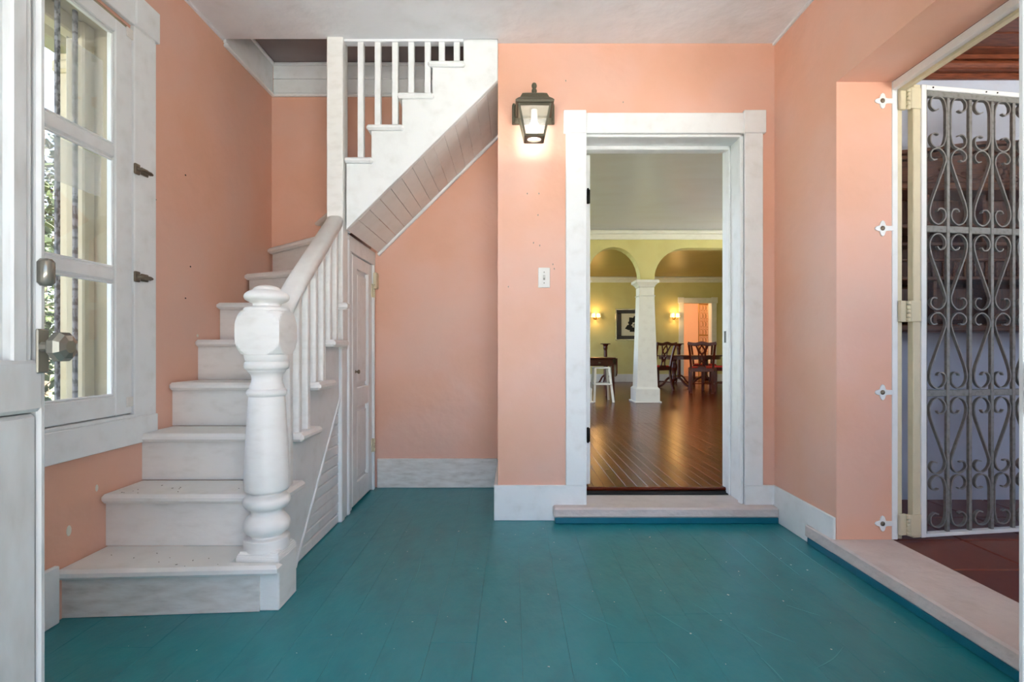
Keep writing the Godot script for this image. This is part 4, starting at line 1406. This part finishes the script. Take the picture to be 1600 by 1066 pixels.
func make_chair() -> Node3D:
	var t := thing("dining_chair", "carved dark mahogany dining chair with red seat, its back nearest the hall", "chair", Vector3.ZERO, 0, "dining chairs at the far table")
	var m: Material = M.mahogany
	var st := mk()
	# faces +z; seat 0.46 high, back at z = -0.2
	prism(st, PV([-0.21, -0.19, 0.21, -0.19, 0.26, 0.25, -0.26, 0.25]), Vector3(0, 0.40, 0), Vector3.RIGHT, Vector3(0, 0, 1), Vector3(0, 0.07, 0), 0.006)
	obj("seat_rail", st, m, t)
	st = mk()
	prism(st, PV([-0.19, -0.17, 0.19, -0.17, 0.24, 0.235, -0.24, 0.235]), Vector3(0, 0.455, 0), Vector3.RIGHT, Vector3(0, 0, 1), Vector3(0, 0.04, 0), 0.015)
	obj("seat", st, M.red_seat, t)
	for s in [-1, 1]:
		st = mk()
		sweep(st, [Vector3(s * 0.235, 0.42, 0.225), Vector3(s * 0.235, 0.0, 0.225)], PV([-0.023, -0.023, 0.023, -0.023, 0.023, 0.023, -0.023, 0.023]), Vector3(0, 0, 1))
		obj("leg", st, m, t)
		st = mk()
		sweep(st, catmull([Vector3(s * 0.19, 0.0, -0.30), Vector3(s * 0.19, 0.22, -0.22), Vector3(s * 0.195, 0.45, -0.195), Vector3(s * 0.215, 0.75, -0.25), Vector3(s * 0.235, 0.93, -0.31)], 4), PV([-0.02, -0.017, 0.02, -0.017, 0.02, 0.017, -0.02, 0.017]), Vector3(0, 0, 1))
		obj("leg", st, m, t)
		st = mk()
		tube(st, Vector3(s * 0.21, 0.16, 0.22), Vector3(s * 0.19, 0.16, -0.24), 0.012, 6)
		obj("stretcher", st, m, t)
	st = mk()
	tube(st, Vector3(-0.20, 0.165, 0.0), Vector3(0.20, 0.165, 0.0), 0.012, 6)
	obj("stretcher", st, m, t)
	# serpentine crest rail
	st = mk()
	sweep(st, catmull([Vector3(-0.255, 0.945, -0.315), Vector3(-0.19, 0.93, -0.312), Vector3(-0.10, 0.925, -0.312), Vector3(0, 0.95, -0.315), Vector3(0.10, 0.925, -0.312), Vector3(0.19, 0.93, -0.312), Vector3(0.255, 0.945, -0.315)], 4), PV([-0.028, -0.014, 0.028, -0.014, 0.028, 0.014, -0.028, 0.014]), Vector3(0, 0, 1))
	obj("crest_rail", st, m, t)
	# pierced splat: interlaced ribbons
	st = mk()
	var cr := PV([-0.011, -0.007, 0.011, -0.007, 0.011, 0.007, -0.011, 0.007])
	for s in [-1, 1]:
		sweep(st, catmull([Vector3(s * 0.055, 0.47, -0.195), Vector3(s * 0.035, 0.58, -0.215), Vector3(s * 0.06, 0.68, -0.235), Vector3(s * 0.065, 0.78, -0.262), Vector3(s * 0.115, 0.92, -0.31)], 4), cr, Vector3(0, 0, 1))
		sweep(st, catmull([Vector3(s * 0.045, 0.56, -0.21), Vector3(-s * 0.03, 0.64, -0.228), Vector3(s * 0.0, 0.72, -0.245), Vector3(s * 0.055, 0.80, -0.268), Vector3(-s * 0.01, 0.92, -0.31)], 4), cr, Vector3(0, 0, 1))
	bx(st, Vector3(0, 0.485, -0.195), Vector3(0.15, 0.035, 0.02), 0.004)
	obj("splat", st, m, t)
	return t

func living_things() -> void:
	column(Vector3(2.10, FL, -8.49), "square tapering white column between the two arches")
	column(Vector3(1.05, FL, -8.49), "square white column at the left end of the left arch")
	# chairs
	var c := make_chair()
	c.position = Vector3(3.66, FL, -10.35)
	c.rotation.y = PI - 0.35
	copy(c, Vector3(2.95, FL, -11.0), PI + 0.45, "mahogany dining chair right beside the white column", "dining_chair")
	copy(c, Vector3(4.16, FL, -10.85), PI + 0.9, "mahogany dining chair cut off by the doorway's right jamb", "dining_chair")
	copy(c, Vector3(4.40, FL, -12.35), -0.2, "mahogany dining chair on the far side of the table", "dining_chair")
	# dining table
	var m: Material = M.mahogany
	var t := thing("dining_table", "dark mahogany pedestal dining table among the chairs", "table", Vector3(3.85, FL, -11.65))
	var st := mk()
	prism(st, circ(0.78, 32, 0.62), Vector3(0, 0.675, 0), Vector3.RIGHT, Vector3(0, 0, 1), Vector3(0, 0.025, 0), 0.008)
	obj("tabletop", st, m, t)
	st = mk()
	prism(st, circ(0.66, 32, 0.6), Vector3(0, 0.61, 0), Vector3.RIGHT, Vector3(0, 0, 1), Vector3(0, 0.066, 0))
	obj("apron", st, m, t)
	for x in [-0.34, 0.34]:
		st = mk(true)
		lathe(st, catmull(V2([0.06, 0.14, 0.075, 0.20, 0.045, 0.27, 0.05, 0.36, 0.075, 0.44, 0.05, 0.55, 0.07, 0.62]), 3), Vector3(x, 0, 0), 14)
		var ped := obj("pedestal", st, m, t)
		for k in 3:
			var a := TAU * k / 3.0 + (PI / 2 if x < 0 else -PI / 2) * 0.5
			st = mk(true)
			sweep(st, catmull([Vector3(x, 0.22, 0), Vector3(x + cos(a) * 0.14, 0.20, sin(a) * 0.14), Vector3(x + cos(a) * 0.27, 0.07, sin(a) * 0.27), Vector3(x + cos(a) * 0.36, 0.025, sin(a) * 0.36)], 4), circ(0.025, 8), Vector3.UP)
			obj("foot", st, m, ped)
	# drop-leaf table
	t = thing("drop_leaf_table", "dark wooden drop-leaf side table left of the column", "table", Vector3(1.32, FL, -9.25))
	pb("tabletop", -0.42, 0.40, 0.665, 0.69, -0.33, 0.36, m, t, 0.006)
	pb("apron", -0.38, 0.36, 0.55, 0.665, -0.29, 0.31, m, t, 0.004)
	pb("drawer_front", -0.10, 0.26, 0.565, 0.655, 0.30, 0.322, m, t, 0.004)
	st = mk(true)
	ball(st, Vector3(0.13, 0.605, 0.328), Vector3(0.022, 0.014, 0.010), 10)
	obj("drawer_pull", st, M.brass, t)
	for sx in [-1, 1]:
		for sz in [-1, 1]:
			st = mk()
			sweep(st, [Vector3(sx * 0.355, 0.60, sz * 0.29), Vector3(sx * 0.365, 0.0, sz * 0.30)], PV([-0.022, -0.022, 0.022, -0.022, 0.022, 0.022, -0.022, 0.022]), Vector3(0, 0, 1))
			bx(st, Vector3(sx * 0.367, 0.012, sz * 0.302), Vector3(0.052, 0.024, 0.052), 0.006)
			obj("leg", st, m, t)
		st = mk()
		prism(st, PV([-0.31, 0.68, 0.34, 0.68, 0.34, 0.44, 0.30, 0.39, 0.22, 0.37, -0.19, 0.37, -0.27, 0.39, -0.31, 0.44]), Vector3(sx * 0.41, 0, 0), Vector3(0, 0, 1), Vector3.UP, Vector3(sx * 0.02, 0, 0), 0.004)
		obj("drop_leaf", st, m, t)
	# white step stool in front of it
	t = thing("step_stool", "small white two-step stool before the drop-leaf table", "stool", Vector3(1.43, FL, -8.62))
	var w: Material = M.trim_white
	pb("seat", -0.13, 0.13, 0.52, 0.545, -0.12, 0.12, w, t, 0.006)
	pb("step", -0.135, 0.135, 0.27, 0.295, -0.05, 0.24, w, t, 0.006)
	for sx in [-1, 1]:
		for e in [[0.10, 0.25], [-0.10, -0.18]]:
			st = mk()
			sweep(st, [Vector3(sx * 0.11, 0.53, e[0]), Vector3(sx * 0.15, 0.0, e[1])], PV([-0.016, -0.016, 0.016, -0.016, 0.016, 0.016, -0.016, 0.016]), Vector3(0, 0, 1))
			obj("leg", st, w, t)
	# plant pedestals by the far wall
	var pd := thing("pedestal_stand", "dark fluted pedestal stand below the left sconce", "stand", Vector3(2.30, FL, -13.22), 0, "pedestal stands by the far wall")
	st = mk(true)
	lathe(st, V2([0.0, 0.945, 0.10, 0.945, 0.125, 0.955, 0.125, 0.968, 0.0, 0.968]), Vector3.ZERO, 20)
	obj("top_disc", st, m, pd)
	st = mk()
	lathe(st, V2([0.055, 0.14, 0.048, 0.2, 0.042, 0.8, 0.055, 0.86, 0.05, 0.90, 0.075, 0.945]), Vector3.ZERO, 10)
	obj("shaft", st, m, pd)
	for k in 3:
		var a := TAU * k / 3.0 + 0.5
		st = mk(true)
		sweep(st, catmull([Vector3(0, 0.2, 0), Vector3(cos(a) * 0.1, 0.15, sin(a) * 0.1), Vector3(cos(a) * 0.19, 0.03, sin(a) * 0.19), Vector3(cos(a) * 0.23, 0.02, sin(a) * 0.23)], 4), circ(0.02, 8), Vector3.UP)
		obj("foot", st, m, pd)
	copy(pd, Vector3(4.10, FL, -13.22), 0.4, "dark fluted pedestal stand beside the far doorway", "pedestal_stand")
	# sconces
	var sc := thing("wall_sconce", "lit warm wall sconce at the doorway's left edge, left of the picture", "sconce", Vector3(2.10, 1.73, -13.55), 0, "sconces on the far yellow wall")
	st = mk(true)
	lathe(st, V2([0.0, 0.0, 0.045, 0.0, 0.045, 0.012, 0.03, 0.02, 0.0, 0.022]), Vector3(0, 0.0, 0), 16, Basis(Vector3(1, 0, 0), Vector3(0, 0, 1), Vector3(0, -1, 0)))
	obj("back_plate", st, M.gold, sc)
	for s in [-1, 1]:
		st = mk(true)
		sweep(st, catmull([Vector3(0, -0.005, 0.02), Vector3(s * 0.03, -0.04, 0.07), Vector3(s * 0.065, -0.03, 0.10), Vector3(s * 0.068, 0.02, 0.10)], 4), circ(0.007, 8), Vector3(0.3, 0.2, 1))
		obj("arm", st, M.gold, sc)
		st = mk(true)
		lathe(st, V2([0.055, 0.01, 0.040, 0.105]), Vector3(s * 0.068, 0, 0.10), 16)
		obj("lamp_shade", st, M.shade_glow, sc)
	var l := OmniLight3D.new()
	l.name = "sconce_light"
	l.light_color = Color(1.0, 0.78, 0.5)
	l.light_energy = 0.03
	l.light_size = 0.05
	l.shadow_enabled = true
	l.omni_range = 12
	l.omni_attenuation = 2.0
	l.position = Vector3(0, 0.06, 0.19)
	sc.add_child(l)
	copy(sc, Vector3(4.08, 1.73, -13.55), 0, "lit warm wall sconce beside the far white doorway", "wall_sconce")
	# framed print
	t = thing("framed_picture", "dark framed black and white botanical print behind the column", "picture", Vector3(3.10, 1.56, -13.55))
	pb("outer_frame", -0.5, 0.5, -0.40, 0.40, 0.0, 0.02, M.silver, t, 0.006)
	for e in [[-0.47, 0.47, 0.28, 0.37], [-0.47, 0.47, -0.37, -0.28], [-0.47, -0.35, -0.28, 0.28], [0.35, 0.47, -0.28, 0.28]]:
		pb("inner_frame", e[0], e[1], e[2], e[3], 0.018, 0.04, M.frame_brown, t, 0.008)
	pb("mat_board", -0.35, 0.35, -0.28, 0.28, 0.018, 0.024, M.mat_board, t, 0.0)
	st = mk()
	var leafp := PV([0, 0, 0.045, 0.03, 0.055, 0.08, 0, 0.14, -0.055, 0.08, -0.045, 0.03])
	for k in 11:
		var a := TAU * k / 11.0
		prism(st, leafp, Vector3(0.02 + cos(a) * 0.09, -0.01 + sin(a) * 0.07 + 0.02 * sin(a * 3.0), 0.024), Vector3(-sin(a), cos(a), 0) * 1.25, Vector3(cos(a), sin(a), 0) * (1.15 + 0.3 * sin(k * 2.3)), Vector3(0, 0, 0.001 + 0.0003 * k))
	obj("print", st, M.ink, t)
	st = mk()
	for k in 7:
		var a := TAU * k / 7.0 + 0.3
		prism(st, leafp, Vector3(0.03, -0.01, 0.026), Vector3(-sin(a), cos(a), 0) * 0.6, Vector3(cos(a), sin(a), 0) * 0.6, Vector3(0, 0, 0.002 + 0.0003 * k))
	obj("print", st, M.ink_grey, t)
	# iron gate in the lit passage
	t = thing("passage_gate", "ornate iron gate in the lit passage beyond the far doorway", "gate", Vector3(4.98, FL, -14.35), 0.5)
	for e in [[0.0, 0.03, 0.0, 2.05], [0.40, 0.43, 0.0, 2.05], [0.0, 0.43, 0.0, 0.04], [0.0, 0.43, 2.01, 2.05], [0.0, 0.43, 1.18, 1.22]]:
		pb("frame_bar", e[0], e[1], e[2], e[3], -0.012, 0.012, M.gold, t, 0.003)
	for k in 6:
		pb("bar", 0.075 + k * 0.056, 0.087 + k * 0.056, 0.03, 2.02, -0.006, 0.006, M.gold, t, 0.002)
	for j in 9:
		for k in 3:
			st = mk(true)
			var ce := Vector3(0.11 + k * 0.11, 0.18 + j * 0.22, 0.01)
			var pts := []
			for q in 13:
				var a := TAU * q / 12.0
				pts.append(ce + Vector3(cos(a) * 0.045, sin(a) * 0.085, 0))
			sweep(st, pts, circ(0.005, 6), Vector3(0, 0, 1))
			obj("scroll", st, M.gold, t)

func floor_flakes() -> void:
	var st := mk()
	for i in 90:
		var x := rng.randf_range(-1.3, 1.35)
		var z := rng.randf_range(-2.85, -1.35)
		if x < -0.8 and z < -1.85: continue
		var s := rng.randf_range(0.0012, 0.0035) if i > 8 else rng.randf_range(0.004, 0.007)
		bx(st, Vector3(x, 0.0008, z), Vector3(s * rng.randf_range(1, 2.4), 0.0012, s), 0.0003, Basis(Vector3.UP, rng.randf() * TAU))
	var sm := mk()
	for e in [[0.20, -2.02, 0.28, -1.92], [0.28, -1.92, 0.36, -1.84], [0.23, -1.96, 0.30, -1.87], [0.44, -2.30, 0.47, -2.12], [0.56, -2.36, 0.60, -2.14], [0.66, -2.05, 0.74, -1.86], [0.74, -1.86, 0.80, -1.72], [0.84, -1.84, 0.92, -1.74], [0.50, -1.98, 0.62, -1.76], [0.46, -1.72, 0.50, -1.60], [0.76, -1.70, 0.78, -1.52], [0.90, -1.60, 1.06, -1.72], [0.30, -1.66, 0.34, -1.56], [1.02, -2.0, 1.10, -1.92], [-0.42, -2.5, -0.40, -2.2], [-0.62, -1.55, -0.60, -1.42]]:
		var p0 := Vector3(e[0], 0.0006, e[1])
		var p1 := Vector3(e[2], 0.0006, e[3])
		var mid := (p0 + p1) * 0.5 + Vector3(0.006, 0, 0.008)
		sweep(sm, catmull([p0, mid, p1], 5), PV([-0.0012, -0.0004, 0.0012, -0.0004, 0.0012, 0.0004, -0.0012, 0.0004]), Vector3.UP, true)
	obj("scuff_marks", sm, M.scuff, get_node("floor")).set_meta("kind", "stuff")
	tag(obj("paint_flakes", st, M.plate), "tiny white paint flakes scattered on the teal floor", "paint flakes", "", "stuff")
	st = mk()
	for i in 22:
		var k := rng.randi_range(1, 2)
		var y := 0.182 if k == 1 else 0.39
		var z := -1.90 - rng.randf() * 0.16 if k == 1 else -2.10 - rng.randf() * 0.16
		bx(st, Vector3(rng.randf_range(-1.55, -1.03), y + 0.0006, z), Vector3(rng.randf_range(0.002, 0.008), 0.0014, 0.002), 0.0003, Basis(Vector3.UP, rng.randf() * TAU))
	tag(obj("debris", st, M.bark), "dark specks of dirt on the lowest stair treads", "debris", "", "stuff")
